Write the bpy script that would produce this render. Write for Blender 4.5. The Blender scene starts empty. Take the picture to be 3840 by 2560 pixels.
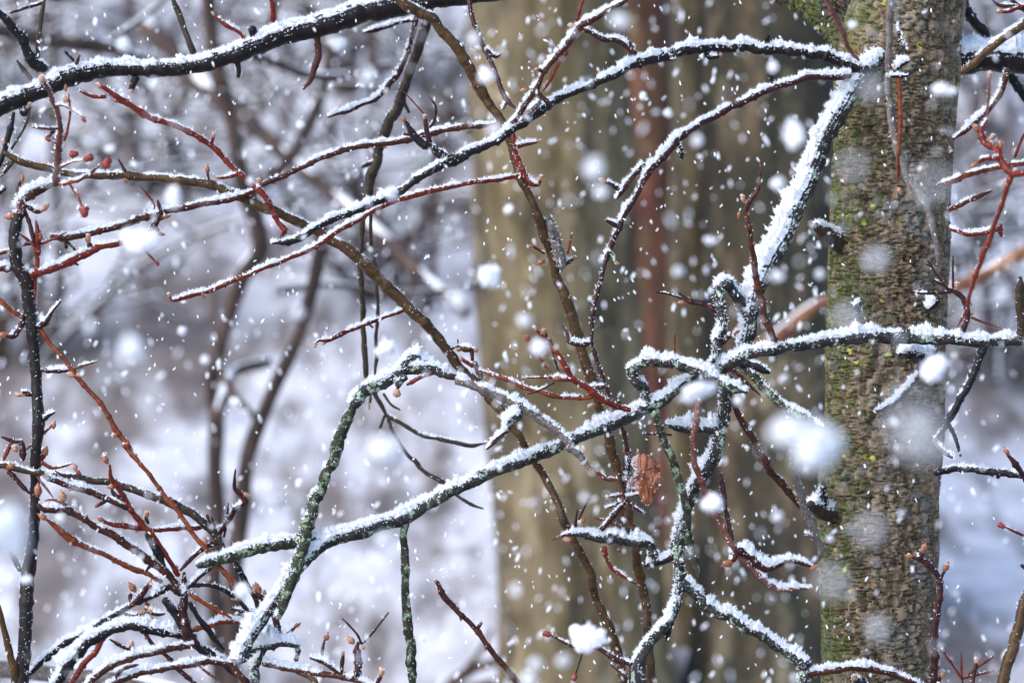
import bpy, math, random
import numpy as np

random.seed(7)
rng = np.random.default_rng(11)
SC = bpy.context.scene
COL = SC.collection

# ------------------------------------------------------------------ camera
LENS, FOCUS = 187.5, 10.0
CAM_LOC = np.array((0.0, 0.0, 1.7))
PITCH = math.radians(2.9)
cam_data = bpy.data.cameras.new('camera')
cam_data.lens = LENS
cam_data.sensor_width = 36.0
cam_data.clip_end = 900.0
cam_data.dof.use_dof = True
cam_data.dof.focus_distance = FOCUS
cam_data.dof.aperture_fstop = 3.3
cam = bpy.data.objects.new('camera', cam_data)
cam.location = CAM_LOC
cam.rotation_euler = (math.radians(90) + PITCH, 0, 0)
COL.objects.link(cam)
SC.camera = cam

# ------------------------------------------------------------------ light: snowy overcast
SUN_EL, SUN_AZ = math.radians(40), math.radians(-125)   # from the upper left, behind the camera
world = bpy.data.worlds.new('World')
SC.world = world
world.use_nodes = True
wn = world.node_tree
bg = wn.nodes['Background']
sky = wn.nodes.new('ShaderNodeTexSky')
sky.sky_type = 'NISHITA'
sky.sun_disc = False
sky.sun_elevation = SUN_EL
sky.sun_rotation = SUN_AZ
sky.air_density = 1.0
sky.dust_density = 1.0
sky.ozone_density = 3.0
wn.links.new(sky.outputs[0], bg.inputs[0])
bg.inputs[1].default_value = 0.15
sun_data = bpy.data.lights.new('sun', 'SUN')
sun_data.energy = 1.5
sun_data.angle = math.radians(50)
sun_data.color = (1.0, 0.93, 0.89)
sun = bpy.data.objects.new('sun', sun_data)
sun_dir = np.array((math.sin(SUN_AZ) * math.cos(SUN_EL), math.cos(SUN_AZ) * math.cos(SUN_EL), math.sin(SUN_EL)))
from mathutils import Vector, Matrix
sun.rotation_euler = Vector(sun_dir).to_track_quat('Z', 'Y').to_euler()
COL.objects.link(sun)
SC.view_settings.view_transform = 'Standard'
SC.view_settings.look = 'None'
SC.view_settings.gamma = 1.0
SC.view_settings.exposure = 1.42
SC.cycles.use_denoising = True
SC.cycles.max_bounces = 6
SC.cycles.diffuse_bounces = 3
SC.cycles.glossy_bounces = 2
SC.cycles.transmission_bounces = 3
SC.cycles.transparent_max_bounces = 4
SC.render.film_transparent = False

# ------------------------------------------------------------------ place helpers
# real size: one metre at the focus distance is 2000 px of the 3840 px wide survey grid the branches were measured on
CP, SP = math.cos(PITCH), math.sin(PITCH)
TILES = {}
for r_, y0 in enumerate((0, 850, 1660)):
    for c_, x0 in enumerate((0, 950, 1900, 2840)):
        TILES['ABCDEFGHIJKL'[r_ * 4 + c_]] = (x0, y0)
TS = 1.0 / 1.742
K = 36.0 / LENS / 3840.0

def place(px, py, d):
    """survey grid position at distance d (metres) -> world"""
    x = (px - 1920.0) * K * d
    y = -(py - 1280.0) * K * d
    return np.stack([x + 0 * d, CP * d - SP * y, CAM_LOC[2] + SP * d + CP * y], -1)

def grid(t, u, v):
    return TILES[t][0] + u * TS, TILES[t][1] + v * TS

# ------------------------------------------------------------------ noise
def _h(i, j, k, s):
    n = (i * 374761393 + j * 668265263 + k * 2147483647 + s * 1274126177) & 0xFFFFFFFF
    n = ((n ^ (n >> 13)) * 1274126177) & 0xFFFFFFFF
    return ((n ^ (n >> 16)) & 0xFFFF) / 65535.0

def vnoise(P, s=0):
    P = np.asarray(P, float)
    F = np.floor(P).astype(np.int64)
    f = P - F
    f = f * f * (3 - 2 * f)
    out = 0
    for a in (0, 1):
        for b in (0, 1):
            for c in (0, 1):
                w = (f[..., 0] if a else 1 - f[..., 0]) * (f[..., 1] if b else 1 - f[..., 1]) * (f[..., 2] if c else 1 - f[..., 2])
                out = out + w * _h(F[..., 0] + a, F[..., 1] + b, F[..., 2] + c, s)
    return out * 2 - 1

def fbm(P, s=0, o=3):
    v, a, t = 0, 1.0, 0
    P = np.asarray(P, float)
    for k in range(o):
        v = v + a * vnoise(P * 2 ** k, s + k)
        t += a
        a *= .5
    return v / t

def sstep(a, b, x):
    t = np.clip((x - a) / (b - a), 0, 1)
    return t * t * (3 - 2 * t)

# ------------------------------------------------------------------ mesh helpers
def mesh(name, V, F, mat=None, smooth=True):
    V = np.asarray(V, np.float32)
    fl = F if isinstance(F, list) else [F]
    fl = [np.asarray(f, np.int32) for f in fl if len(f)]
    me = bpy.data.meshes.new(name)
    me.vertices.add(len(V))
    me.vertices.foreach_set('co', V.ravel())
    loops = np.concatenate([f.ravel() for f in fl])
    sizes = np.concatenate([np.full(len(f), f.shape[1], np.int32) for f in fl])
    starts = np.concatenate([[0], np.cumsum(sizes)[:-1]]).astype(np.int32)
    me.loops.add(len(loops))
    me.loops.foreach_set('vertex_index', loops)
    me.polygons.add(len(sizes))
    me.polygons.foreach_set('loop_start', starts)
    me.polygons.foreach_set('loop_total', sizes)
    me.polygons.foreach_set('use_smooth', np.full(len(sizes), smooth, bool))
    me.update(calc_edges=True)
    if mat is not None:
        me.materials.append(mat)
    return me

def obj(name, me, parent=None, loc=None):
    o = bpy.data.objects.new(name, me)
    COL.objects.link(o)
    if parent is not None:
        o.parent = parent
    if loc is not None:
        o.location = loc
    return o

def tag(o, label=None, cat=None, group=None, kind=None):
    if label: o['label'] = label
    if cat: o['category'] = cat
    if group: o['group'] = group
    if kind: o['kind'] = kind
    return o

def spline(C, step_of):
    """Catmull-Rom through control rows (x,y,z,r), resampled"""
    C = np.asarray(C, float)
    if len(C) == 2:
        C = np.array([C[0], (C[0] * .67 + C[1] * .33), (C[0] * .33 + C[1] * .67), C[1]])
    E = np.vstack([2 * C[0] - C[1], C, 2 * C[-1] - C[-2]])
    out = []
    for i in range(1, len(E) - 2):
        p0, p1, p2, p3 = E[i - 1:i + 3]
        t = np.linspace(0, 1, 12, endpoint=False)[:, None]
        out.append(.5 * (2 * p1 + (p2 - p0) * t + (2 * p0 - 5 * p1 + 4 * p2 - p3) * t * t + (3 * p1 - p0 - 3 * p2 + p3) * t ** 3))
    S = np.vstack(out + [E[-2:-1]])
    L = np.concatenate([[0], np.cumsum(np.linalg.norm(np.diff(S[:, :3], axis=0), axis=1))])
    n = max(5, int(L[-1] / step_of) + 1)
    q = np.linspace(0, L[-1], n)
    R = np.stack([np.interp(q, L, S[:, k]) for k in range(4)], 1)
    R[:, 3] = np.clip(R[:, 3], C[:, 3].min() * .8, None)
    return R, q

def frames(P):
    T = np.gradient(P, axis=0)
    T /= np.linalg.norm(T, axis=1, keepdims=True) + 1e-12
    a = np.array((0, 1.0, 0)) if abs(T[0][1]) < .9 else np.array((1.0, 0, 0))
    n = np.cross(T[0], a); n /= np.linalg.norm(n)
    N = [n]
    for i in range(1, len(P)):
        n = N[-1] - T[i] * np.dot(N[-1], T[i])
        n /= np.linalg.norm(n) + 1e-12
        N.append(n)
    N = np.array(N)
    return T, N, np.cross(T, N)

def ring_faces(n, m, base=0):
    i = np.arange(n - 1)[:, None] * m
    j = np.arange(m)[None, :]
    k = (j + 1) % m
    return (np.stack([i + j, i + k, i + m + k, i + m + j], -1).reshape(-1, 4) + base)

def tube(P, R, m=10, rad=None, cap=.6):
    """rad: (n,m) radii or None; rounded ends"""
    T, N, B = frames(P)
    th = np.linspace(0, 2 * np.pi, m, endpoint=False)
    D = N[:, None, :] * np.cos(th)[None, :, None] + B[:, None, :] * np.sin(th)[None, :, None]
    if rad is None:
        rad = np.repeat(R[:, None], m, 1)
    V = (P[:, None, :] + D * rad[..., None]).reshape(-1, 3)
    n = len(P)
    F = ring_faces(n, m)
    a = P[0] - T[0] * R[0] * cap
    b = P[-1] + T[-1] * R[-1] * cap
    V = np.vstack([V, a, b])
    j = np.arange(m)
    k = (j + 1) % m
    c0 = np.stack([k, j, np.full(m, n * m)], 1)
    c1 = np.stack([(n - 1) * m + j, (n - 1) * m + k, np.full(m, n * m + 1)], 1)
    return V, [F, np.vstack([c0, c1])], D

# ------------------------------------------------------------------ materials
def nodes(name):
    m = bpy.data.materials.new(name)
    m.use_nodes = True
    nt = m.node_tree
    return m, nt, nt.nodes['Principled BSDF']

def N_(nt, t, **kw):
    n = nt.nodes.new(t)
    for k, v in kw.items():
        if k in n.inputs.keys() if isinstance(k, str) else False:
            n.inputs[k].default_value = v
        else:
            setattr(n, k, v)
    return n

def coords(nt, scale=(1, 1, 1)):
    tc = nt.nodes.new('ShaderNodeTexCoord')
    mp = nt.nodes.new('ShaderNodeMapping')
    mp.inputs['Scale'].default_value = scale
    nt.links.new(tc.outputs['Object'], mp.inputs['Vector'])
    return mp.outputs[0]

def noise(nt, vec, scale, detail=4, rough=.6):
    n = nt.nodes.new('ShaderNodeTexNoise')
    n.inputs['Scale'].default_value = scale
    n.inputs['Detail'].default_value = detail
    n.inputs['Roughness'].default_value = rough
    nt.links.new(vec, n.inputs['Vector'])
    return n.outputs['Fac']

def ramp(nt, fac, stops):
    r = nt.nodes.new('ShaderNodeValToRGB')
    e = r.color_ramp.elements
    while len(e) < len(stops):
        e.new(.5)
    for el, (p, c) in zip(e, stops):
        el.position = p
        el.color = (*c, 1) if len(c) == 3 else c
    nt.links.new(fac, r.inputs[0])
    return r.outputs[0]

def mix(nt, fac, a, b):
    m = nt.nodes.new('ShaderNodeMix')
    m.data_type = 'RGBA'
    for s, v in ((0, fac), (6, a), (7, b)):
        if isinstance(v, (int, float)):
            m.inputs[s].default_value = v
        elif isinstance(v, tuple):
            m.inputs[s].default_value = (*v, 1)
        else:
            nt.links.new(v, m.inputs[s])
    return m.outputs[2]

def bump(nt, h, bs, strength=.5, dist=.001):
    b = nt.nodes.new('ShaderNodeBump')
    b.inputs['Strength'].default_value = strength
    b.inputs['Distance'].default_value = dist
    nt.links.new(h, b.inputs['Height'])
    nt.links.new(b.outputs[0], bs.inputs['Normal'])

def bark(name, c0, c1, c2, rough=.55, lichen=None, lich_amt=.6, sc=220, spec=.4):
    m, nt, bs = nodes(name)
    v = coords(nt)
    n1 = noise(nt, v, sc, 5, .65)
    n2 = noise(nt, v, sc * .22, 3, .5)
    col = ramp(nt, n1, [(.3, c0), (.52, c1), (.72, c2)])
    col2 = mix(nt, .35, col, ramp(nt, n2, [(.35, c0), (.65, c2)]))
    if lichen:
        n3 = noise(nt, v, 55, 4, .7)
        msk = ramp(nt, n3, [(lich_amt - .03, (0, 0, 0)), (lich_amt + .03, (1, 1, 1))])
        lc = ramp(nt, noise(nt, v, 400, 3, .6), [(.35, lichen[0]), (.65, lichen[1])])
        col2 = mix(nt, msk, col2, lc)
    nt.links.new(col2, bs.inputs['Base Color'])
    bs.inputs['Roughness'].default_value = rough
    bs.inputs['Specular IOR Level'].default_value = spec * .45
    bump(nt, n1, bs, .6, .0015)
    return m

LG = ((.16, .24, .15), (.42, .52, .40))
MATS = {
    'dark': bark('dark wet bark', (.002, .002, .003), (.008, .0055, .005), (.028, .018, .015), .5, ((.10, .15, .12), (.30, .36, .31)), .68),
    'black': bark('black wet bark', (.002, .002, .003), (.007, .006, .007), (.022, .016, .016), .45),
    'grey': bark('grey lichened bark', (.003, .003, .003), (.015, .012, .011), (.08, .073, .066), .65, LG, .60),
    'moss': bark('green crusted bark', (.004, .004, .003), (.018, .017, .010), (.075, .073, .045), .7, ((.07, .11, .045), (.27, .34, .22)), .555),
    'pale': bark('pale grey bark', (.03, .025, .023), (.10, .082, .074), (.23, .19, .175), .65, LG, .64),
    'olive': bark('smooth olive bark', (.012, .006, .002), (.050, .024, .007), (.115, .064, .024), .45, None, .6, 130),
    'hang': bark('dull brown bark', (.008, .006, .004), (.028, .018, .010), (.068, .048, .030), .55, None, .6, 150),
    'red': bark('red brown twig bark', (.025, .003, .002), (.110, .010, .004), (.21, .032, .013), .4, None, .6, 160),
    'orange': bark('orange brown twig bark', (.040, .007, .002), (.13, .023, .005), (.23, .062, .017), .4, None, .6, 150),
    'brown': bark('warm brown twig bark', (.008, .003, .002), (.042, .010, .005), (.11, .034, .016), .45, None, .6, 170),
    'wine': bark('dark wine twig bark', (.006, .002, .003), (.026, .006, .006), (.070, .019, .016), .42, None, .6, 170),
    'pink': bark('dusty pink twig bark', (.045, .013, .010), (.125, .038, .027), (.22, .10, .075), .6, None, .6, 170),
}

def flat(name, c0, c1, sc=300, rough=.55, transl=0):
    m, nt, bs = nodes(name)
    v = coords(nt)
    n = noise(nt, v, sc, 4, .6)
    col = ramp(nt, n, [(.3, c0), (.7, c1)])
    nt.links.new(col, bs.inputs['Base Color'])
    bs.inputs['Roughness'].default_value = rough
    bump(nt, n, bs, .4, .0006)
    if transl:
        tr = nt.nodes.new('ShaderNodeBsdfTranslucent')
        nt.links.new(col, tr.inputs['Color'])
        mx = nt.nodes.new('ShaderNodeMixShader')
        mx.inputs[0].default_value = transl
        nt.links.new(bs.outputs[0], mx.inputs[1])
        nt.links.new(tr.outputs[0], mx.inputs[2])
        nt.links.new(mx.outputs[0], nt.nodes['Material Output'].inputs[0])
    return m

M_BUD = flat('orange brown bud scales', (.07, .014, .004), (.40, .13, .04), 2.4)
M_BUDP = flat('pale tan bud scales', (.12, .035, .014), (.52, .28, .16), 2.4)
M_FRUIT = flat('dry red seed case', (.06, .006, .004), (.34, .035, .018), 2.6)
M_SNOW = flat('fresh snow', (.90, .92, .95), (.95, .96, .98), 90, .6, .3)
M_FLAKE = flat('falling snow', (.93, .94, .96), (.97, .97, .98), 90, .6, .35)
# ------------------------------------------------------------------ ground: a snowy wooded slope that rises behind the trees
def ground_z(x, y):
    x = np.asarray(x, float); y = np.asarray(y, float)
    z = 0.10 + 0.72 * sstep(9.5, 17, y) + np.clip(y - 15, 0, 30) * .42 + np.clip(y - 45, 0, 300) * .03
    P = np.stack([x * .25, y * .25, 0 * x], -1)
    z = z + .28 * fbm(P, 3, 4) * sstep(6, 14, y) + .05 * fbm(P * 6, 9, 3)
    return z

def build_ground():
    xs = np.concatenate([-np.geomspace(260, 9, 26), np.linspace(-8.8, 8.8, 150), np.geomspace(9, 260, 26)])
    ys = np.concatenate([np.linspace(-30, 9, 26), np.linspace(9.3, 46, 200), np.geomspace(47, 330, 24)])
    X, Y = np.meshgrid(xs, ys)
    Z = ground_z(X, Y)
    V = np.stack([X, Y, Z], -1).reshape(-1, 3)
    w = len(xs)
    i = np.arange(len(ys) - 1)[:, None] * w
    j = np.arange(w - 1)[None, :]
    F = np.stack([i + j, i + j + 1, i + w + j + 1, i + w + j], -1).reshape(-1, 4)
    m, nt, bs = nodes('snow over leaf litter')
    v = coords(nt)
    n1 = noise(nt, coords(nt, (1.5, .8, .8)), .9, 5, .65)
    n2 = noise(nt, v, 4.5, 5, .7)
    vs = coords(nt, (2.2, .5, .5))
    n3 = noise(nt, vs, 3.0, 4, .6)
    snow = ramp(nt, n2, [(.3, (.36, .36, .39)), (.7, (.70, .70, .74))])
    litter = ramp(nt, n2, [(.35, (.030, .020, .016)), (.65, (.13, .095, .075))])
    a = nt.nodes.new('ShaderNodeMath'); a.operation = 'MULTIPLY'
    nt.links.new(n1, a.inputs[0]); nt.links.new(n3, a.inputs[1])
    mask = ramp(nt, a.outputs[0], [(.17, (.92, .92, .92)), (.29, (.15, .15, .15))])
    nt.links.new(mix(nt, mask, snow, litter), bs.inputs['Base Color'])
    bs.inputs['Roughness'].default_value = .8
    bump(nt, n2, bs, .6, .05)
    o = obj('ground', mesh('ground', V, F, m))
    tag(o, 'snowy woodland slope with leaf litter showing through', None, None, 'structure')
build_ground()

# ------------------------------------------------------------------ branch builder
SNOW_DIR = np.array((-.22, -.04, 1.0)); SNOW_DIR /= np.linalg.norm(SNOW_DIR)
CRYS = []          # crystals of the thing in work
CAPS = []
STATS = {'len': 0, 'cry': 0}

def crystals(P, D, L, W):
    """thin pointed ice grains: four triangles each"""
    n = len(P)
    D = D / (np.linalg.norm(D, axis=1, keepdims=True) + 1e-9)
    a = np.cross(D, rng.normal(size=(n, 3)))
    a /= np.linalg.norm(a, axis=1, keepdims=True) + 1e-9
    b = np.cross(D, a)
    v0 = P - D * (L * .35)[:, None] + a * W[:, None]
    v1 = P - D * (L * .2)[:, None] - a * (W * .6)[:, None] + b * (W * .7)[:, None]
    v2 = P - D * (L * .2)[:, None] - a * (W * .4)[:, None] - b * (W * .8)[:, None]
    v3 = P + D * (L * .8)[:, None]
    V = np.stack([v0, v1, v2, v3], 1).reshape(-1, 3)
    k = np.arange(n)[:, None, None] * 4
    F = (k + np.array([[0, 1, 3], [1, 2, 3], [2, 0, 3], [0, 2, 1]])[None]).reshape(-1, 3)
    return V, F

def add_snow(P, R, amt, seed):
    """a lumpy cap on the weather side of a branch, bristling with ice grains"""
    seg = np.linalg.norm(np.diff(P, axis=0), axis=1)
    L = np.concatenate([[0], np.cumsum(seg)])
    n = max(4, int(L[-1] / .0022))
    q = np.linspace(0, L[-1], n)
    C = np.stack([np.interp(q, L, P[:, k]) for k in range(3)], 1)
    r = np.interp(q, L, R)
    m = 16
    T, N, B = frames(C)
    th = np.linspace(0, 2 * np.pi, m, endpoint=False)
    D = N[:, None, :] * np.cos(th)[None, :, None] + B[:, None, :] * np.sin(th)[None, :, None]
    w = D @ SNOW_DIR
    S = C[:, None, :] + D * r[:, None, None]
    clump = .5 + .5 * fbm(C * 38, seed, 3)                       # along the branch
    clump = sstep(.44 - .22 * amt, .70, clump)
    fine = .5 + .5 * fbm(S * 260, seed + 5, 2)
    heap = .55 + 1.15 * sstep(-.25, .65, fbm(C * 95, seed + 9, 2))
    clump = clump * heap
    lim = np.minimum(.60 * r + .0018, .0080)
    h = amt * lim[:, None] * clump[:, None] * (.35 + .9 * fine) * sstep(.50 - .34 * min(max(amt - .6, 0), 1.2), .95, w + .5 * (fine - .5))
    rad = np.where(h > .0004, r[:, None] * .97 + h, r[:, None] * .86)
    V, F, _ = tube(C, r * .8, m, rad, .3)
    CAPS.append((V, F))
    # grains on the cap
    area = (2 * np.pi * r / m * .0022)[:, None] * np.ones((1, m))
    dens = 0.62e6 * np.clip(h / .0012, 0, 1.3) + .020e6 * (w > -.2) * amt
    cnt = rng.poisson(np.clip(dens * area * 1.0, 0, 6))
    ii, jj = np.nonzero(cnt)
    rep = cnt[ii, jj]
    ii = np.repeat(ii, rep); jj = np.repeat(jj, rep)
    if len(ii):
        d = D[ii, jj]
        base = C[ii] + d * (np.maximum(rad[ii, jj], r[ii]))[:, None]
        base = base + rng.normal(size=base.shape) * .0009
        dr = d * .8 + rng.normal(size=d.shape) * .5 + np.array((-.1, 0, .35))
        Lc = (.0018 + .0075 * rng.random(len(ii)) ** 1.8) * (.7 + .3 * min(amt, 1))
        CRYS.append(crystals(base, dr, Lc, rng.uniform(.0006, .0014, len(ii))))
        STATS['cry'] += len(ii)

def join_mesh(name, parts, mat, off, smooth):
    Vs, Fs, b = [], {3: [], 4: []}, 0
    for V, F in parts:
        Vs.append(V)
        for f in (F if isinstance(F, list) else [F]):
            if len(f):
                Fs[f.shape[1]].append(f + b)
        b += len(V)
    fl = [np.vstack(v) for v in Fs.values() if v]
    return mesh(name, np.vstack(Vs) - off, fl, mat, smooth)

def bud_mesh(name, mat, slim=.46, kind=0):
    t = np.linspace(0, 1, 9)
    if kind == 0:      # pointed scaly bud
        prof = np.array([.25, .62, .92, 1.0, .93, .76, .55, .30, .04])
    elif kind == 1:    # blunt broken stub end
        prof = np.array([.55, .7, .85, .95, 1.0, 1.0, .95, .8, .3])
    else:              # crumpled seed case
        prof = np.array([.22, .6, .95, 1.0, .9, .98, .88, .75, .45])
    m = 8
    th = np.linspace(0, 2 * np.pi, m, endpoint=False)
    wob = 1 + (.16 if kind != 2 else .26) * np.sin(th[None, :] * (2 if kind != 2 else 4) + 5 * t[:, None]) + .10 * np.sin(22 * t[:, None] + th[None, :])
    rad = prof[:, None] * wob
    x = (t[:, None] * 1.75 / slim) * np.ones((1, m)) - .3
    V = np.stack([x, rad * np.cos(th), rad * np.sin(th) + .12 * (t[:, None] ** 2)], -1).reshape(-1, 3)
    F = ring_faces(9, m)
    V = np.vstack([V, [[-.35, 0, 0]], [[x[-1, 0] + .06, 0, .12]]])
    j = np.arange(m); k = (j + 1) % m
    c = np.vstack([np.stack([k, j, np.full(m, 72)], 1), np.stack([64 + j, 64 + k, np.full(m, 73)], 1)])
    return mesh(name, V, [F, c], mat)

BUDS = {'bud': [bud_mesh('bud', M_BUD), bud_mesh('bud', M_BUDP, .5)], 'stub': [bud_mesh('stub', M_BUDP, .8, 1)],
        'fruit': [bud_mesh('seed_case', M_FRUIT, .62, 2)]}
GNAME = {'bud': 'bud', 'stub': 'broken_tip', 'fruit': 'seed_case'}

def db_last(SMP, pts):
    """is the last point (not the first) the one joined to an earlier part?"""
    A = np.vstack(SMP)
    return np.hypot(A[:, 0] - pts[-1, 0], A[:, 1] - pts[-1, 1]).min() < np.hypot(A[:, 0] - pts[0, 0], A[:, 1] - pts[0, 1]).min()

def T(name, label, cat, d0, d1, data, group=None, blur_snow=1.0):
    """one branch with its twigs, buds and snow. data lines:
       part material snow [@near:far] tile u,v[,r] ...      (r carries on)
       bud|stub|fruit tile u,v,size,angle ..."""
    CRYS.clear(); CAPS.clear()
    parts, small = [], []
    for line in data.strip().splitlines():
        tok = line.split()
        if not tok:
            continue
        if tok[0] in GNAME:
            t = None
            for k in tok[1:]:
                if len(k) == 1 and k in TILES:
                    t = k
                else:
                    u, v, s, a = map(float, k.split(','))
                    small.append((tok[0], *grid(t, u, v), s * TS, math.radians(a)))
            continue
        pn, mt, sn = tok[0], tok[1], float(tok[2])
        t, r, dd, pts = None, 10.0, None, []
        for k in tok[3:]:
            if k[0] == '@':
                dd = tuple(map(float, k[1:].split(':')))
            elif len(k) == 1:
                t = k
            else:
                q = [float(z) for z in k.split(',')]
                if len(q) > 2:
                    r = q[2]
                pts.append((*grid(t, q[0], q[1]), r * TS))
        parts.append([pn, mt, sn, dd, np.array(pts)])
    root = bpy.data.objects.new(name, None)
    COL.objects.link(root)
    tag(root, label, cat, group)
    root.empty_display_size = .05
    off = None
    SMP = []           # (px,py,depth,part index)
    built = []
    for pi, (pn, mt, sn, dd, pts) in enumerate(parts):
        L = np.concatenate([[0], np.cumsum(np.hypot(*np.diff(pts[:, :2], axis=0).T))])
        tt = L / max(L[-1], 1e-6)
        if dd is None and pi == 0:
            dd = (d0, d1)
        if dd is not None:
            dep = dd[0] + (dd[1] - dd[0]) * tt
            dep = dep + .02 * vnoise(np.stack([tt * L[-1] / 250, 0 * tt, 0 * tt], 1) + pi * 7.7, 21) * (L[-1] > 400)
        else:
            A = np.vstack(SMP)
            da = np.hypot(A[:, 0] - pts[0, 0], A[:, 1] - pts[0, 1])
            db = np.hypot(A[:, 0] - pts[-1, 0], A[:, 1] - pts[-1, 1])
            ia, ib = da.argmin(), db.argmin()
            sl = rng.uniform(-.32, .18) * L[-1] * .0005
            if min(da[ia], db[ib]) > 130:
                z = A[ia, 2] if da[ia] < db[ib] else A[ib, 2]
                dep = z + sl * tt
            elif da[ia] < 45 and db[ib] < 45 and L[-1] > 150:
                dep = A[ia, 2] * (1 - tt) + A[ib, 2] * tt
            elif da[ia] <= db[ib]:
                dep = A[ia, 2] + sl * tt
            else:
                dep = A[ib, 2] + sl * (1 - tt)
        W = place(pts[:, 0], pts[:, 1], dep)
        R = pts[:, 2] * K * dep
        S, q = spline(np.column_stack([W, R]), max(.0028, R.min() * .45))
        if off is None:
            off = W[0].copy()
            root.location = off
        P, Rr = S[:, :3], S[:, 3]
        P = P + .10 * Rr[:, None] * np.stack([vnoise(np.stack([q * 55, q * 0 + k * 9.1 + pi, q * 0], 1), 31) for k in range(3)], 1)
        thin = pts[:, 2].max() < 27
        if thin:
            P = P + .42 * Rr[:, None] * np.stack([vnoise(np.stack([q * 34, q * 0 + k * 4.3 + pi * 3.1, q * 0 + 2], 1), 33) for k in range(3)], 1)
        Rr = Rr * (1 + .10 * vnoise(np.stack([q * 90, q * 0 + pi, q * 0], 1), 41) + .10 * np.clip(vnoise(np.stack([q * 38, q * 0 + pi, q * 0 + 5], 1), 43) - .35, 0, 1) * 2.2)
        nodes_at = []
        if thin and q[-1] > .03:
            s_ = rng.uniform(.008, .02)
            while s_ < q[-1] - .006:
                nodes_at.append(s_)
                Rr = Rr * (1 + rng.uniform(.22, .5) * (.25 if mt in ('olive', 'hang', 'moss', 'pale') else .8) * np.exp(-((q - s_) / .0026) ** 2))
                s_ += rng.uniform(.018, .046)
            end = -1 if not (SMP and dep is not None and pi and db_last(SMP, pts)) else 0
            tl = min(.03, q[-1] * .3)
            Rr = Rr * (1 - .45 * sstep(0, 1, 1 - np.abs(q - (q[-1] if end else 0)) / tl))
        m = 14 if Rr.max() > .007 else 9
        T_, N_, B_ = frames(P)
        th = np.linspace(0, 2 * np.pi, m, endpoint=False)
        Dd = N_[:, None, :] * np.cos(th)[None, :, None] + B_[:, None, :] * np.sin(th)[None, :, None]
        rough = .13 if mt in ('grey', 'moss', 'dark', 'pale') else .06
        rad = Rr[:, None] * (1 + rough * fbm((P[:, None] + Dd * Rr[:, None, None]) * 150, 51, 2))
        V, F, _ = tube(P, Rr, m, rad)
        o = obj(pn, mesh(pn, V - off, F, MATS[mt]), root)
        built.append(o)
        STATS['len'] += q[-1]
        if mt in ('red', 'orange', 'brown', 'wine') and q[-1] > .06:
            for k_, s_ in enumerate(nodes_at):
                if rng.random() > .3:
                    continue
                i_ = min(int(np.searchsorted(q, s_)), len(q) - 2)
                ax = T_[i_] if end else -T_[i_]
                sd_ = np.cross(ax, (0, 1, 0)) * (1 if k_ % 2 else -1) + rng.normal(size=3) * .3
                sd_ /= np.linalg.norm(sd_) + 1e-9
                dv = ax * .8 + sd_ * .6
                b_ = obj('bud', BUDS['bud'][0], o)
                sz_ = float(np.clip(Rr[i_] * .55, .0012, .0024))
                b_.location = P[i_] + sd_ * Rr[i_] * .7 - off
                b_.scale = (sz_, sz_, sz_)
                b_.rotation_euler = Vector(dv).to_track_quat('X', 'Z').to_euler()
        # samples for attaching
        q2 = np.linspace(0, 1, max(6, int(L[-1] / 8)))
        SMP.append(np.stack([np.interp(q2, tt, pts[:, 0]), np.interp(q2, tt, pts[:, 1]), np.interp(q2, tt, dep), q2 * 0 + pi], 1))
        if sn > 0:
            add_snow(P, Rr, sn, 100 + pi * 13 + len(name))
    A = np.vstack(SMP)
    for kind, px, py, s, ang in small:
        k = np.hypot(A[:, 0] - px, A[:, 1] - py).argmin()
        d = A[k, 2] - .001
        c = place(px, py, d)
        sz = s * K * d
        me = random.choice(BUDS[kind])
        par = built[int(A[k, 3])]
        o = obj(GNAME[kind], me, par)
        sz *= .95
        o.location = c - off - np.array((math.cos(ang), 0, math.sin(ang))) * sz * (1.1 if kind == 'bud' else .6)
        o.scale = (sz, sz, sz)
        o.rotation_euler = Matrix.Rotation(-ang, 3, 'Y').to_4x4().to_euler()
        o.rotation_euler.rotate_axis('X', random.uniform(0, 6.28))
        if random.random() < .75:
            n = int(10 + s * 1.2)
            dr = rng.normal(size=(n, 3)); dr[:, 2] = np.abs(dr[:, 2]) + .2; dr[:, 0] -= .3
            dr /= np.linalg.norm(dr, axis=1, keepdims=True)
            tip = c + np.array((math.cos(ang), 0, math.sin(ang))) * sz * .8
            CRYS.append(crystals(tip + dr * sz * .75, dr, rng.uniform(.0015, .0036, n), rng.uniform(.0005, .0011, n)))
    if CAPS:
        tag(obj('snow_crust', join_mesh('snow_crust', CAPS, M_SNOW, off, True), root), kind='stuff')
    if CRYS:
        tag(obj('ice_grains', join_mesh('ice_grains', CRYS, M_SNOW, off, False), root), kind='stuff')
    return root
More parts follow.
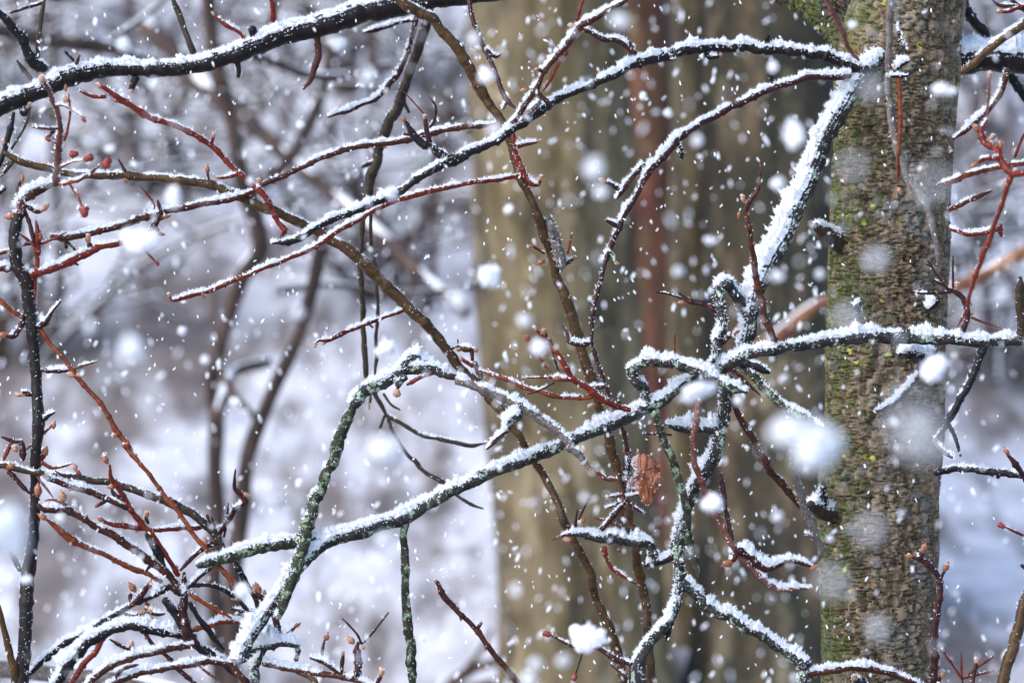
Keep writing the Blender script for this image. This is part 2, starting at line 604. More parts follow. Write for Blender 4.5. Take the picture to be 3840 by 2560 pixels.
# ------------------------------------------------------------------ the branches (measured on the survey grid, each at its own distance)
T('tree_branch', 'thickest dark branch carrying a long unbroken snow ridge and green lichen patches', 'branch', 10.15, 10.3, """
limb dark 1.15 A -120,735,62 0,690 130,640,60 260,590 400,520,62 560,475,55 700,455,48 850,450,45 1050,455,50 1250,430,55 1450,385,58 1600,330,60 B 100,270,66 250,215,70 400,180,72 560,130,70 700,80,75 850,50 1000,20,68 1150,10,55 1350,-5,42 1560,-30,40 1750,-65,38
twig black .5 A 285,465,30 215,410,38 180,310,27 150,230,30 90,190,27 20,110,27 -40,60,27
twig hang .2 A 250,400,13 248,250,14 275,100,16 302,-30,14
twig wine .2 A 60,90,10 150,60,10 280,15,11
twig hang .15 A 1262,350,20 1215,230,20 1180,120,22 1115,-30,20
twig red .9 A 1620,280,10 1570,220,12 1500,175,14 1420,115,14 1390,92,11
twig black .9 A 1660,270,30 1650,185,28
twig black .3 A 890,510,26 862,585,18
twig dark .2 A 1555,410,19 1562,455,17 1560,505,13
twig red .2 B 128,170,22 132,60,18 108,-30,14
twig dark .3 B 680,90,36 690,-30,36
twig brown .1 B 425,250,22 415,380,22 380,500,20 325,582,13
twig hang .3 A 240,560,13 150,460,16 108,398,11
twig wine .5 A 410,490,10 490,440,14 522,365,12
twig black .3 A 480,400,8 430,340,10
twig black .9 A 130,690,20 160,735,24 190,680,16
bud A 190,690,14,70 520,360,10,80 1392,92,12,130
stub A 860,590,14,-100
""")

T('hanging_branch', 'grey brown hanging stem that forks in two and ends in thin drooping twigs', 'branch', 10.42, 10.5, """
limb hang .12 B 1140,60,28 1130,130,30 1100,230,32 1050,380,32 1000,520,30 960,660,32 910,780,32 860,900,32 820,1010,32 780,1130,32 750,1230,28 730,1320,21 715,1450,18 705,1568,18 F 690,200,19 700,330,19 715,470,19 720,600,18 720,750,18 730,880,18 748,1005,16 790,1080,14 840,1170,15 870,1240,17
twig hang .12 B 768,1240,14 770,1400,11 772,1560,11 F 775,170,13 800,280,14 810,420,12 810,560,12 800,700,12 805,850,12 795,985,13
twig hang .2 B 805,1045,16 715,1085,14
twig hang .2 B 975,665,13 1020,735,11
twig wine 1.0 B 1058,110,15 1040,220,16 1000,370,16 950,460,18 900,540,17 800,640,16 700,680,14 600,730,16 490,760,12
twig wine 1.0 B 1050,128,12 900,165,12 780,195,18 715,215,10
twig hang .35 F 870,1230,14 960,1280,14 1080,1350,14 1200,1380,14 1320,1410,14 1430,1430,15 1525,1412,9
twig hang .1 F 880,1255,12 930,1370,12 990,1470,12 1080,1555,12 J 1050,110,13 1150,210,15 1290,268,15
twig hang .1 J 1205,235,12 1290,310,10 1400,390,11 1500,432,9
twig hang .4 F 850,1090,9 900,1160 960,1195,9
twig hang .1 F 775,1070,9 755,1175
twig hang .1 F 862,1235,11 825,1310,9
twig hang .3 F 722,610,9 780,660,8
bud F 1522,1410,8,20 758,1180,8,-95
""")

T('olive_sapling', 'long smooth olive sapling passing behind the lichened branch and the dead leaf', 'branch', 10.08, 10.12, """
limb olive .14 B 900,-30,30 1050,60,34 1150,120,34 1250,220,36 1340,320,36 1400,430,34 1470,540,34 1540,660,32 1600,760,28 1645,830,24 C 30,1000,22 80,1160,24 130,1250,26 180,1370,28 220,1480,31 250,1568,33 G 270,100,32 310,240,30 350,380,34 400,520,36 450,660,36 490,780,34 520,900,34 550,1010,34 590,1130,32 640,1280,30 680,1430,32 K 680,10,35 710,120,34 740,270,31 790,430,26 820,560,26 850,720,32 870,900,32 900,1050,32 920,1200,29 940,1350,30 945,1620,30
twig red 1.1 C 35,880,16 50,980,20 80,1050,20 120,1130,20 170,1200,18 210,1210,16 225,1160,15
twig red 1.2 C 50,955,14 120,940,16 200,925,13
twig pale 1.2 G 310,40,26 340,110,34 360,190,30 350,250,24 C 270,1440,26 300,1500,30
twig brown .9 G 300,230,20 370,240,18 440,205,16
twig red .3 G 250,170,9 200,145,9 165,125,9
twig red .2 G 395,175,8 415,100,8 430,30,8
bud G 440,205,16,15 230,230,16,200 165,128,12,150
stub C 205,922,13,10 222,1165,16,80
""")

T('olive_branch', 'long olive branch arching from the dark stem across red twigs behind the hooked branch', 'branch', 10.04, 10.05, """
limb olive .28 A 20,1005,18 90,1030,22 180,1065,24 300,1100,24 450,1130,22 600,1145,22 800,1150,24 1000,1160,26 1200,1185,28 1380,1215,30 1500,1260,30 1600,1305,31 1720,1360,31 B 200,1410,30 330,1470,32 450,1530,32 F 480,70,32 600,140,34 720,240,36 820,330,38 900,410,38 980,500,34 1080,600,34 1180,690,34 1260,800,32 1340,900,30 1430,990,28 1540,1110,28 1640,1240,28 1720,1350,26 G 120,1440,24 190,1540,24 K 260,260,26 330,400,26 400,560,28 470,690,28 545,860,30 590,1010,30 640,1160,32 700,1330,34 740,1450,30 790,1620,30
twig black .3 A -20,1100,17 30,990,18 60,890,18 95,740,20
twig hang .2 A 75,970,8 150,850,8 205,700,8
twig hang .3 A 25,1090,12 85,1060,12 45,1110,14 5,1150,10
twig wine .2 A 825,1155,14 800,1090,10 770,1040,8
twig wine .1 A 1370,1195,10 1357,1120,9
twig red .9 F 975,545,12 850,595,12 720,640,13 600,690,14 500,740,13 430,742,13 405,765,13
twig orange .4 F 1240,820,8 1340,780,8
twig brown .7 F 1335,782,16 1400,800,20 1450,800,18
twig red .1 F 1340,780,6 1335,735,5
twig wine .3 F 1430,810,14 1430,870,12
twig pale 1.1 F 1450,890,18 1475,960,22 1480,990,20
twig red .2 F 1360,865,14 1430,915,14
bud A 1355,1110,18,90 25,930,17,80 820,1170,16,-80
bud F 405,770,13,-100 1360,862,14,120
stub F 1345,800,17,190 1450,803,16,-20
""")

T('arching_twig', 'thin orange brown branch bowing upward from the left stem to the olive stem', 'branch', 10.0, 10.04, """
limb brown .75 A 330,1558,20 600,1520,22 800,1465,22 980,1410,20 1200,1360,20 1400,1320,20 1540,1295,18 1650,1250,15 B 70,1200,18 200,1150,18 300,1100,16 450,1030,18 600,980,20 750,950,20 900,930,20 1060,900,20 1200,860,18 1300,840,18 1450,825,16 1575,808,14
twig wine .5 A 985,1500,20 1030,1440,18 1050,1380,14 1035,1305,11
twig red .2 A 1005,1370,11 1000,1320,9 960,1265,7 920,1222,5
twig brown .5 A 1030,1440,12 1085,1415,12
twig red .4 E 1000,-10,14 1030,30,14
twig red .1 E 910,110,6 960,170,7 1020,230,8
twig wine .5 E 430,80,12 430,140,12
twig olive .6 E 440,100,8 490,150,8 470,180,7
fruit E 1025,235,13,-60
bud E 1045,45,17,-10 575,80,22,95 A 1085,1415,16,10 1690,1190,20,100
""")

T('red_twig', 'bright red twig curving down from the thick dark branch to a snowy blunt end', 'twig', 9.93, 9.98, """
limb red .55 A 660,570,14 700,590,15 760,625,18 850,680,15 950,755,20 1040,785,20 1120,810,17 1250,870,17 1350,930,17 1430,990,17 1500,1070,16 1570,1140,16 1640,1200,16 1690,1240,16 B 30,1240,20 80,1300,20 120,1380,18 160,1450,18 200,1500,22 205,1545,20
twig red .3 A 515,600,8 620,635,12 720,625,12
twig orange .3 A 770,660,12 850,690,13 940,765,12
twig red .8 A 1555,1140,12 1500,1155,12 1430,1165,12
twig red .4 A 1380,935,10 1395,885,9
bud A 650,562,17,140 765,662,13,170 1428,1162,11,165 1395,885,15,85
""")

T('arching_branch', 'upper arching branch ridged with snow, from the trunk knot to its cut tip', 'branch', 10.10, 9.86, """
limb dark 1.05 D 700,470,36 600,420,34 480,380,38 330,345,34 180,325,32 0,325,28 C 1600,312,28 1450,312,28 1300,312,32 1150,335,34 1000,375,34 900,400,34 780,445,28 650,515,26 500,580,24 350,645,26 250,700,30 150,770,26 50,840,26 B 1580,920,26 1450,980,26 1330,1030,30 1260,1060,34 1180,1110,26 1060,1180,24 950,1250,24 850,1300,24 700,1360,22 550,1420,22 400,1490,20 F 330,60,23 220,95,22 120,110,15
twig dark .5 B 1255,1055,34 1180,980,26 1110,930,24 1060,880,22 1010,810,18 975,775,14
twig wine .3 B 1155,950,20 1135,850,18 1115,760,20
twig red 0 B 1110,745,6 1050,670,5 975,590,5
twig wine .7 B 1150,830,9 1180,790,8 1190,700,9 1155,640,9
twig wine .4 B 1065,905,10 1030,882,11 985,878,10
twig wine .9 C 870,395,18 790,310,19 720,265,20 640,255,18 560,215,18 490,190,20
twig black .5 C 820,350,14 805,280,12
twig black .2 D 68,315,20 68,240,20
twig dark 1.1 C 1300,345,14 1330,375,20 1385,370,16
twig wine .6 C 1000,375,10 1060,390,9 1100,385,7
twig red .3 F 190,75,13 205,20,16
bud C 1190,310,20,50 1245,330,17,20 985,355,18,-20
bud B 985,780,14,130 1120,770,16,95
stub C 1395,360,13,20
""")

T('pink_snowy_twig', 'reddish twig coated in snow climbing steeply from the upper arching branch', 'twig', 9.96, 9.9, """
limb brown 1.25 C 20,820,18 60,770,18 120,680,20 180,590,20 215,530,17 240,470,18 300,390,20 380,310,22 450,215,22 500,170,24 600,110,20 700,50,18 830,-30,16
twig red .15 C 510,-30,12 490,20,12 460,135,12
twig red .05 C 395,335,13 320,450,12 240,600,10
twig wine .4 C 290,695,16 240,640,15 195,585,15 160,580,14
twig brown 1.1 C 240,470,14 205,455,15
twig pale 1.0 C 220,660,18 150,740,20 90,790,16
bud C 110,590,15,185 430,170,20,170 205,455,15,200
""")

T('slim_red_twig', 'slim red twig under the arching branch sloping down to a snow tipped end', 'twig', 10.06, 9.92, """
limb red .85 C 80,1158,15 0,1157,14 B 1600,1170,14 1450,1190,14 1300,1215,16 1150,1250,16 1000,1290,18 850,1345,16 700,1430,16 550,1510,16 F 450,100,18 370,150,16 250,200,14 120,250,14 0,300,14 E 1600,325,14 1500,365,16 1380,415,16 1250,445,16 1130,480,14 1108,455,12
bud E 1325,440,16,-60
stub E 1105,450,13,110
""")

T('knotted_limb', 'thick pale limb plastered with snow hanging steeply from the knot beside the trunk', 'branch', 10.12, 9.97, """
limb grey 2.3 D 830,350,26 760,420,42 720,460,52 640,560,62 560,680,64 480,820,60 440,900,54 400,1000,58 350,1120,62 300,1250,62 230,1380,64 H 180,40,66 120,140,68 60,250,66 G 1640,370,62 1610,480,60 1590,600,58 1570,720,58 1560,800,56
twig black .3 D 420,950,38 380,835,26
twig dark .3 D 690,480,40 735,465,34
twig grey 1.3 G 1590,620,34 1540,500,36 1480,420,36 1420,370,34 1392,385,34 1390,470,34 1400,560,34 1410,660,32 1380,760,32 1345,880,30
twig wine .3 G 1375,555,17 1290,510,17 1200,490,18 1150,455,10 1090,400,9
twig wine .2 G 1145,465,8 1060,442,7 975,425,7
twig wine .9 G 1390,770,14 1450,720,17 1505,690,12
stub D 735,465,22,-20
bud G 1150,500,18,175 1500,690,14,30
""")

T('drooping_branch', 'lower arching branch curving from the knot to a long thin vertical twig', 'branch', 10.07, 9.95, """
limb wine 1.0 D 600,500,20 480,497,24 350,500,24 250,530,24 130,560,22 0,620,22 C 1500,690,21 1350,770,21 1230,830,22 1110,920,25 1030,1010,26 950,1090,28 900,1170,22 850,1260,18 800,1350,18 750,1440,18 G 740,0,18 700,90,18 660,190,18 630,290,15 600,400,14 575,500,14 560,620,13 555,740,13 580,840,13 610,950,13 650,1060,13 700,1170,12 740,1280,12 775,1380,14 795,1490,14 K 800,60,13 795,160,11 775,300,9
twig wine 1.0 C 890,1080,18 820,1160,18 770,1230,18 722,1292,14
twig wine .6 C 745,1240,14 680,1200,15 630,1180,14
twig dark 1.5 C 1110,915,20 1138,965,11 1148,1000,24 1152,1035,22
twig wine .8 C 720,1475,16 680,1455,14 650,1440,12
twig grey .7 G 665,160,14 700,185,16 715,235,14
twig brown 1.2 G 555,750,14 480,770,19 420,750,18 390,690,12 360,635,8
twig brown 1.1 G 645,1045,14 570,1050,17 530,1040,12
twig black .4 D 100,520,15 75,480,14
twig black .7 C 1742,570,14 1725,490,14
bud C 630,1178,19,170
stub G 715,235,14,-70
""")

T('red_forked_twig', 'forked bright red twig with long bare stalks and an end bud above the lichened branch', 'twig', 9.85, 9.8, """
limb red .35 G 800,1205,16 700,1160,18 600,1110,22 500,1040,20 430,990,20 370,890,18 320,810,16 250,730,16 190,670,14
twig orange .2 G 285,950,9 250,910,9 200,830,9 150,745,9
twig wine .2 G 268,740,9 258,690,9
twig red .8 G 430,1000,18 350,997,17 300,990,16
twig red .7 G 300,985,6 180,985,5 65,985,5
twig wine .4 G 315,1015,6 210,1070,7 110,1097,5
twig wine .2 G 285,735,7 310,850,8 340,945,7
twig orange .55 F 1480,940,10 1560,965,12 1650,1000,14 G 120,1050,14 250,1090,15 400,1115,15 520,1115,16 590,1100,16
twig wine 1.2 G 745,1185,14 735,1140,14
fruit G 140,735,17,120
bud G 245,690,17,100 330,990,20,180 555,1165,18,215
stub G 190,668,14,130
""")

T('grey_twig', 'bare grey twig hanging down in front of the big trunk', 'twig', 9.98, 9.94, """
limb pale .12 D 872,-40,26 860,150,24 855,350,24 855,550,22 880,750,24 910,900,26 935,1030,28 980,1150,28 1050,1270,25 1110,1370,24 1140,1470,22 H 1150,40,20 1170,150,18 1180,260,13
twig orange .1 D 915,490,14 935,640,14 940,780,14 930,920,13 915,1060,10 925,1190,12
twig black 1.4 D 835,455,14 870,492,12 980,492,13
twig dark 1.8 D 900,460,14 950,420,16 1000,395,14
twig dark 1.6 D 970,330,14 940,260,14 920,200,12 930,150,10
bud D 895,440,14,80 930,1245,18,-70
""")

T('thin_pink_twig', 'thin pinkish twig slanting down across the mossy fork to the knot', 'twig', 10.0, 10.07, """
limb pink .15 D 425,-40,14 500,100,16 560,230,16 600,320,14 665,395,12
""")

T('lichened_branch', 'long lichen crusted branch crossing before the plated trunk down to the red shrub', 'branch', 9.96, 9.86, """
limb grey 1.25 H 1850,735,40 1742,735,38 1600,745,36 1450,755,36 1300,735,38 1150,725,40 1000,720,42 850,720,44 700,715,46 550,735,42 400,755,40 250,780,36 120,800,36 0,820,38 G 1560,840,48 1450,900,44 1350,940,40 1250,980,36 1150,1030,34 1050,1110,36 950,1170,46 850,1210,46 750,1260,40 620,1310,40 480,1370,40 350,1430,38 200,1490,38 80,1540,36 J 1655,150,38 1500,220,40 1350,290,40 1200,360,42 1080,430,44 980,490,50 880,520,48 760,555,48 640,595,48 520,622,50
branch moss 1.3 J 560,610,48 520,620,46 400,640,40 280,645,42 150,660,42 0,690,42 I 1500,740,40 1400,770,36 1290,800,22
branch grey 1.9 J 540,615,42 420,690,40 320,790,38 240,880,38 170,980,38 80,1120,42 0,1230,42 I 1600,1310,48 1560,1420,56
branch moss .35 J 985,500,30 990,600,26 990,750,26 995,900,27 1000,1050,30 1010,1200,30 1025,1350,32 1038,1620,30
branch hang .5 H 1722,740,38 1725,640,34 1722,540,33 1718,400,32 1710,320,22
branch grey 1.15 G 945,1165,40 905,1070,32 850,1000,34 820,930,36 850,893,34 950,880,36 1080,880,36 1180,920,36 1280,960,34 1380,1000,32 1480,1040,30 1570,1080,24
branch moss .9 G 1550,910,32 1650,1010,28 H 20,1040,26 120,1110,28 200,1190,32 290,1240,30 360,1270,22 430,1310,13
branch black .5 H 1490,780,26 1450,880,25 1390,1010,24 1320,1130,24 1270,1230,23 1220,1310,20 1160,1385,14
twig black .3 H 1255,1290,14 1300,1390,13 1330,1500,14
twig pale 1.2 H 1150,1390,16 1200,1450,18 1280,1510,16
twig wine .3 H 1345,680,17 1370,580,19 1355,480,20 1310,430,18 1240,400,14
twig wine .2 H 1245,400,9 1140,340,8
twig wine .1 H 1225,385,9 1160,300,8 1110,220,8
twig wine .1 H 1280,405,7 1280,190,7
twig wine .6 H 1260,428,10 1100,437,9 975,428,7
twig orange .2 H 1395,592,8 1500,630,8 1585,656,6
branch brown .2 H 125,790,19 90,680,22 50,600,24 20,480,22 0,350,20 G 1620,240,20 1600,120,18 1580,0,16 C 1560,1400,18 1570,1350,16 1610,1290,14 1645,1230,12 1660,1130,9 1660,1040,8
twig black .4 G 1540,890,32 1640,920,30 1715,950,22
twig wine .3 G 1395,955,12 1490,940,12 1570,1020,12 1655,1102,8
twig wine .3 G 1545,925,8 1685,900,8
twig red 0 G 1100,870,7 1100,700,6
twig dark 1.0 G 880,860,10 905,815,8
bud H 1305,385,18,90 1390,575,12,20
bud C 1545,1300,20,110 1520,1400,15,250 G 1415,925,18,90 1060,845,14,120
stub G 820,935,15,180
""")

T('hanging_limb', 'crooked snow caked limb hanging below the lichened branch and splitting in two', 'branch', 9.97, 9.9, """
limb grey 1.35 G 1440,960,40 1430,1150,42 1420,1250,42 1390,1330,46 1370,1450,46 K 1350,90,46 1300,180,44 1240,270,42 1190,380,38 1150,480,38 1130,600,44 1120,700,40 1130,820,36 1130,930,38 1110,1040,34 1080,1130,32 1010,1220,36 930,1310,38 880,1400,42 860,1500,50 850,1640,52
branch grey 1.5 K 1140,920,38 1230,980,36 1330,1060,37 1440,1120,36 1550,1200,34 L 0,1240,30 100,1310,32 200,1390,36 290,1460,42 315,1620,40
branch brown 1.3 L 320,1500,28 450,1480,26 560,1470,22 700,1475,24 850,1495,22 950,1530,20 1100,1600,20
branch black 1.0 K 1115,735,30 1030,770,26 950,780,30 900,800,15
branch grey 1.35 K 975,770,30 955,730,30 920,660,32 850,650,36 750,640,38 650,610,36 560,615,24 460,590,20 380,600,12
twig black .3 K 920,650,26 945,640,24
twig red .5 K 630,680,22 650,750,13 700,830,14 780,880,10 850,920,9
twig wine .5 K 590,605,15 680,500,17 770,390,18
twig wine .1 K 772,370,7 768,230,7 765,100,7
twig wine .3 K 778,330,8 750,240,7 720,150,7
twig red .9 K 770,340,8 710,345,8 650,352,7
twig pink 1.0 K 785,355,8 900,320,9 1010,277,8
twig red .8 K 780,370,8 710,405,8 642,430,8
twig wine .4 K 790,388,7 850,430,8 910,465,7
twig red .2 K 765,400,7 762,520,6
twig wine .2 K 445,545,10 460,430,8
twig wine .2 K 470,500,8 540,355,8
twig red .8 K 450,590,10 380,600,10 295,632,7
twig orange .4 K 570,490,8 660,515,8 745,545,8
twig black .4 K 800,625,20 790,560,16
twig grey 1.9 G 1385,1310,40 1290,1320,34 1200,1310,32 1100,1300,26 1040,1290,20
twig wine .3 G 1080,1357,7 890,1355,5
twig black .2 K 1085,1130,18 1050,1290,18
bud K 400,630,20,180 500,510,16,70
fruit K 740,690,13,-110
stub K 940,640,19,-10
""")

T('pink_hanging_twig', 'pinkish hanging twig ending in two snow laden side shoots beside the trunk', 'twig', 9.88, 9.9, """
limb pink .6 G 1270,1140,16 1240,1180,18 1235,1280,20 1215,1400,20 1225,1540,20 K 1250,190,22 1300,320,20 1360,450,22 1420,560,22 1470,650,24 1500,710,28
branch wine 1.5 K 1490,700,30 1600,750,32 1700,805,30 L 100,800,24 200,770,20 300,785,20 360,805,16
branch pink 1.6 K 1540,730,22 1620,830,18 1720,930,18 L 80,920,20 150,960,18 260,950,16 350,945,13
twig wine 1.2 K 1500,720,18 1478,772,20
twig wine .6 K 1390,200,18 1410,300,18 1430,420,16 1450,520,16 1470,630,14
bud K 1450,785,26,200 L 365,815,20,20 345,945,13,0
""")

T('peeling_twig', 'thin peeling grey green twig dangling straight down to a blunt mossy tip', 'twig', 9.83, 9.85, """
limb moss .45 G 955,1220,26 1000,1320,24 1040,1430,26 1080,1540,25 K 1110,200,26 1150,320,24 1180,450,22 1190,560,20 1210,680,24 1240,780,26 1252,875,20
twig moss .5 K 1115,230,12 1120,170,11 1105,110,9
twig pale 1.1 K 1205,690,12 1175,690,12
""")

T('brown_slanting_twig', 'bare brown twig slanting down to the bleached pale twig by the trunk', 'twig', 9.97, 10.02, """
limb brown .3 G 1460,1110,16 1520,1240,20 1580,1350,22 1640,1450,22 1700,1540,22 L 10,60,22 80,180,22 170,270,22 240,360,20 275,430,15
twig brown .9 G 1560,1350,10 1600,1330,9
""")

T('pale_bleached_twig', 'bleached pale grey twig hugging the trunk below the largest snow clump', 'twig', 9.99, 10.05, """
limb pale .35 H 205,1470,24 L 220,80,26 250,220,26 290,380,26 340,500,24 390,620,23 420,700,20 410,760,14
twig pale 1.3 L 370,615,18 310,600,14
""")

T('slim_twig', 'single slim bare reddish brown twig with one knobby bud below the lichened branch', 'twig', 9.97, 9.95, """
limb brown .15 J 1195,910,13 1230,980,20 1300,1060,18 1370,1140,16 1460,1220,19 1520,1310,18 1590,1400,18 1660,1480,18 1790,1630,20
twig brown .6 J 1465,1210,14 1485,1175,12
stub J 1482,1180,13,60 1192,905,12,110
""")

T('seed_twig', 'small dark red twig holding a lump of fallen snow and a hanging seed head', 'twig', 9.86, 9.9, """
limb wine .5 K 810,1450,16 720,1410,20 650,1370,18 580,1330,16 480,1335,14 400,1310,12 290,1255,9
twig wine .2 K 505,1330,8 510,1190,8 498,1140,8
twig black .2 K 500,1350,6 470,1450,6 440,1530,8
twig wine .5 K 680,1380,18 670,1400,16
twig brown .7 K 790,1530,9 735,1490,8 680,1445,8
twig wine .1 K 805,1600,7 808,1390,6
fruit K 275,1250,22,160 445,1520,18,-100
""")

T('thin_twig', 'thin dark twig dropping from the thick branch against the tan tree', 'twig', 10.22, 10.05, """
limb wine .25 B 1400,-10,15 1415,60,15 1450,180,15 1510,320,15 1570,440,14 1610,550,14 1660,650,15 1725,715,13
twig wine 1.1 B 1515,325,13 1580,372,14 1615,357,12
twig wine .8 B 1660,655,12 1630,710,10
""")

T('hooked_branch', 'mossy dark branch rising and hooking over to a long drooping pale end', 'branch', 9.77, 9.87, """
limb moss .5 J 150,1150,22 200,1010,34 260,850,40 310,700,40 340,600,40 380,460,38 440,330,37 490,200,36 530,90,37 560,0,37 F 560,1380,36 600,1270,36 650,1160,40
branch grey 1.1 F 640,1180,38 720,1080,44 800,1030,38 900,990,34 980,950,34 1060,920,38 1150,925,32 1250,965,30 1350,1000,28
branch pale 1.0 F 1330,990,28 1480,1050,28 1600,1110,29 1742,1170,28 G 120,1190,29 230,1260,29 310,1320,27 380,1380,25 430,1450,27 K 400,20,26 460,70,26 500,120,24 550,175,18
twig red .4 K 585,195,12 650,235,14 725,238,15
branch grey 1.9 F 965,940,32 1000,870,30 1050,845,30 1110,880,30 1180,890,26
twig grey 1.0 F 1000,970,24 960,1020,24 940,1070,24
twig red .3 F 1000,1030,16 1080,990,14 1180,955,12
branch grey 1.8 G 90,1230,30 30,1260,32 10,1300,32
twig wine 1.2 G 20,1310,18 F 1600,1380,18 1530,1452,17
bud K 540,155,18,-60
stub F 938,1082,26,-95
""")

T('dark_shrub', 'upright dark stemmed shrub flecked with snow, carrying dangling red seed cases', 'shrub', 9.9, 9.92, """
stem dark .42 I 125,1700,48 140,1568,46 160,1300,46 170,1100,42 180,900,42 200,750,40 225,560,34 230,400,32 230,250,33 E 235,1500,34 245,1350,38 250,1200,40 240,1050,37 230,900,38 215,750,36 200,600,38 180,450,40 160,330,44 110,250,38 100,120,38 90,40,38 A 120,1400,38
branch brown 1.5 A 120,1410,38 150,1310,36 250,1235,32 370,1180,24
branch pink .5 @9.9:9.62 A 365,1190,24 375,1080,23 390,920,19 385,800,16 360,690,16 320,600,14 275,520,15
twig wine .4 A 130,1330,20 125,1250,18 140,1170,16
twig orange .6 @9.8:9.75 A 390,1095,6 470,1060,6 540,1050,6
twig orange .5 @9.84:9.75 A 400,1205,14 480,1190,12 560,1150,11 650,1085,10
twig orange .3 @9.84:9.78 A 455,1205,8 500,1270,9 535,1340,10
twig pink .7 @9.66:9.6 A 370,690,8 420,690,8 480,725,7 540,765,8
twig orange .2 @9.64:9.68 A 450,610,6 460,740,8 440,850,8 415,915,10
twig pink .6 @9.7:9.66 A 380,840,9 320,842,10 210,830,6
twig wine .3 @9.7:9.68 A 350,860,12 315,890,14
twig wine .8 A 165,1340,14 230,1375,18 280,1370,16
twig wine .4 A 170,1390,14 190,1460,14 205,1530,16 E 215,100,16
twig red .4 E 235,-40,10 250,40,18 250,120,22 245,220,16 230,330,14 225,440,15 222,540,10
twig orange .3 E 220,125,10 180,85,9 130,40,8
twig red .3 E 265,110,10 340,80,9 435,35,6
twig wine .3 E 140,130,10 190,110,14 250,110,14
branch red .75 E 170,335,24 260,300,26 400,245,26 560,170,26 680,130,22 780,105,20 900,60,18 1000,20,14
twig wine .3 E 580,160,14 590,110,16
twig wine .2 E 470,220,9 510,250,8
twig wine .7 E 100,260,24 40,270,26 -40,280,24
twig red .5 E 90,150,13 30,165,13 -30,190,13
twig orange .2 E -30,455,14 0,480,14 70,540,14 150,590,13
twig wine .9 E 155,580,15 135,650,17 85,710,20 30,705,18
twig wine 1.1 E 250,660,17 300,620,19 335,560,9 395,485,10
branch orange .12 E 262,670,16 350,790,15 430,880,15 500,980,18 600,1090,16 690,1200,16 760,1330,18 860,1460,18 I 810,5,16 900,120,15 1000,240,15 1100,370,16 1200,500,16 1300,640,16 1420,790,16 1500,880,18 1565,965,16
twig wine 1.2 E 265,935,15 360,940,16 480,930,12
twig pink .4 E 470,932,10 630,880,8
twig wine .9 E 225,1092,16 150,1090,19
twig black 1.0 E 270,1275,9 315,1235,13 358,1215,13
twig orange .1 E 170,1455,8 260,1370,8 345,1290,8
twig wine .3 E 10,1370,11 80,1395,12 150,1400,12
twig wine .9 E 160,1530,24 145,1450,20 135,1400,14
twig red .3 E 20,1530,14 60,1440,14 80,1400,10
twig brown .9 E 250,1560,22 285,1490,24
branch black .6 I 130,830,16 100,770,18 60,690,18
branch olive .15 I -20,1020,16 30,1230,20 70,1370,24 100,1500,30 115,1640,30
twig black 1.1 A -40,1290,20 30,1230,16
fruit A 470,1010,24,10 565,1040,26,20 690,1080,30,60 550,1365,30,-80 545,775,15,-60 310,900,17,-60
bud A 275,520,22,100 430,650,20,100 430,580,14,90 145,1175,17,80 290,1360,25,40 80,1415,26,180
bud E 20,708,22,190 470,965,22,170 515,970,20,0 150,1092,19,180 352,1300,17,80 290,1480,24,65 100,1450,18,120 262,70,22,90 130,1100,12,190
stub E 577,70,17,95 757,1360,17,180
""")

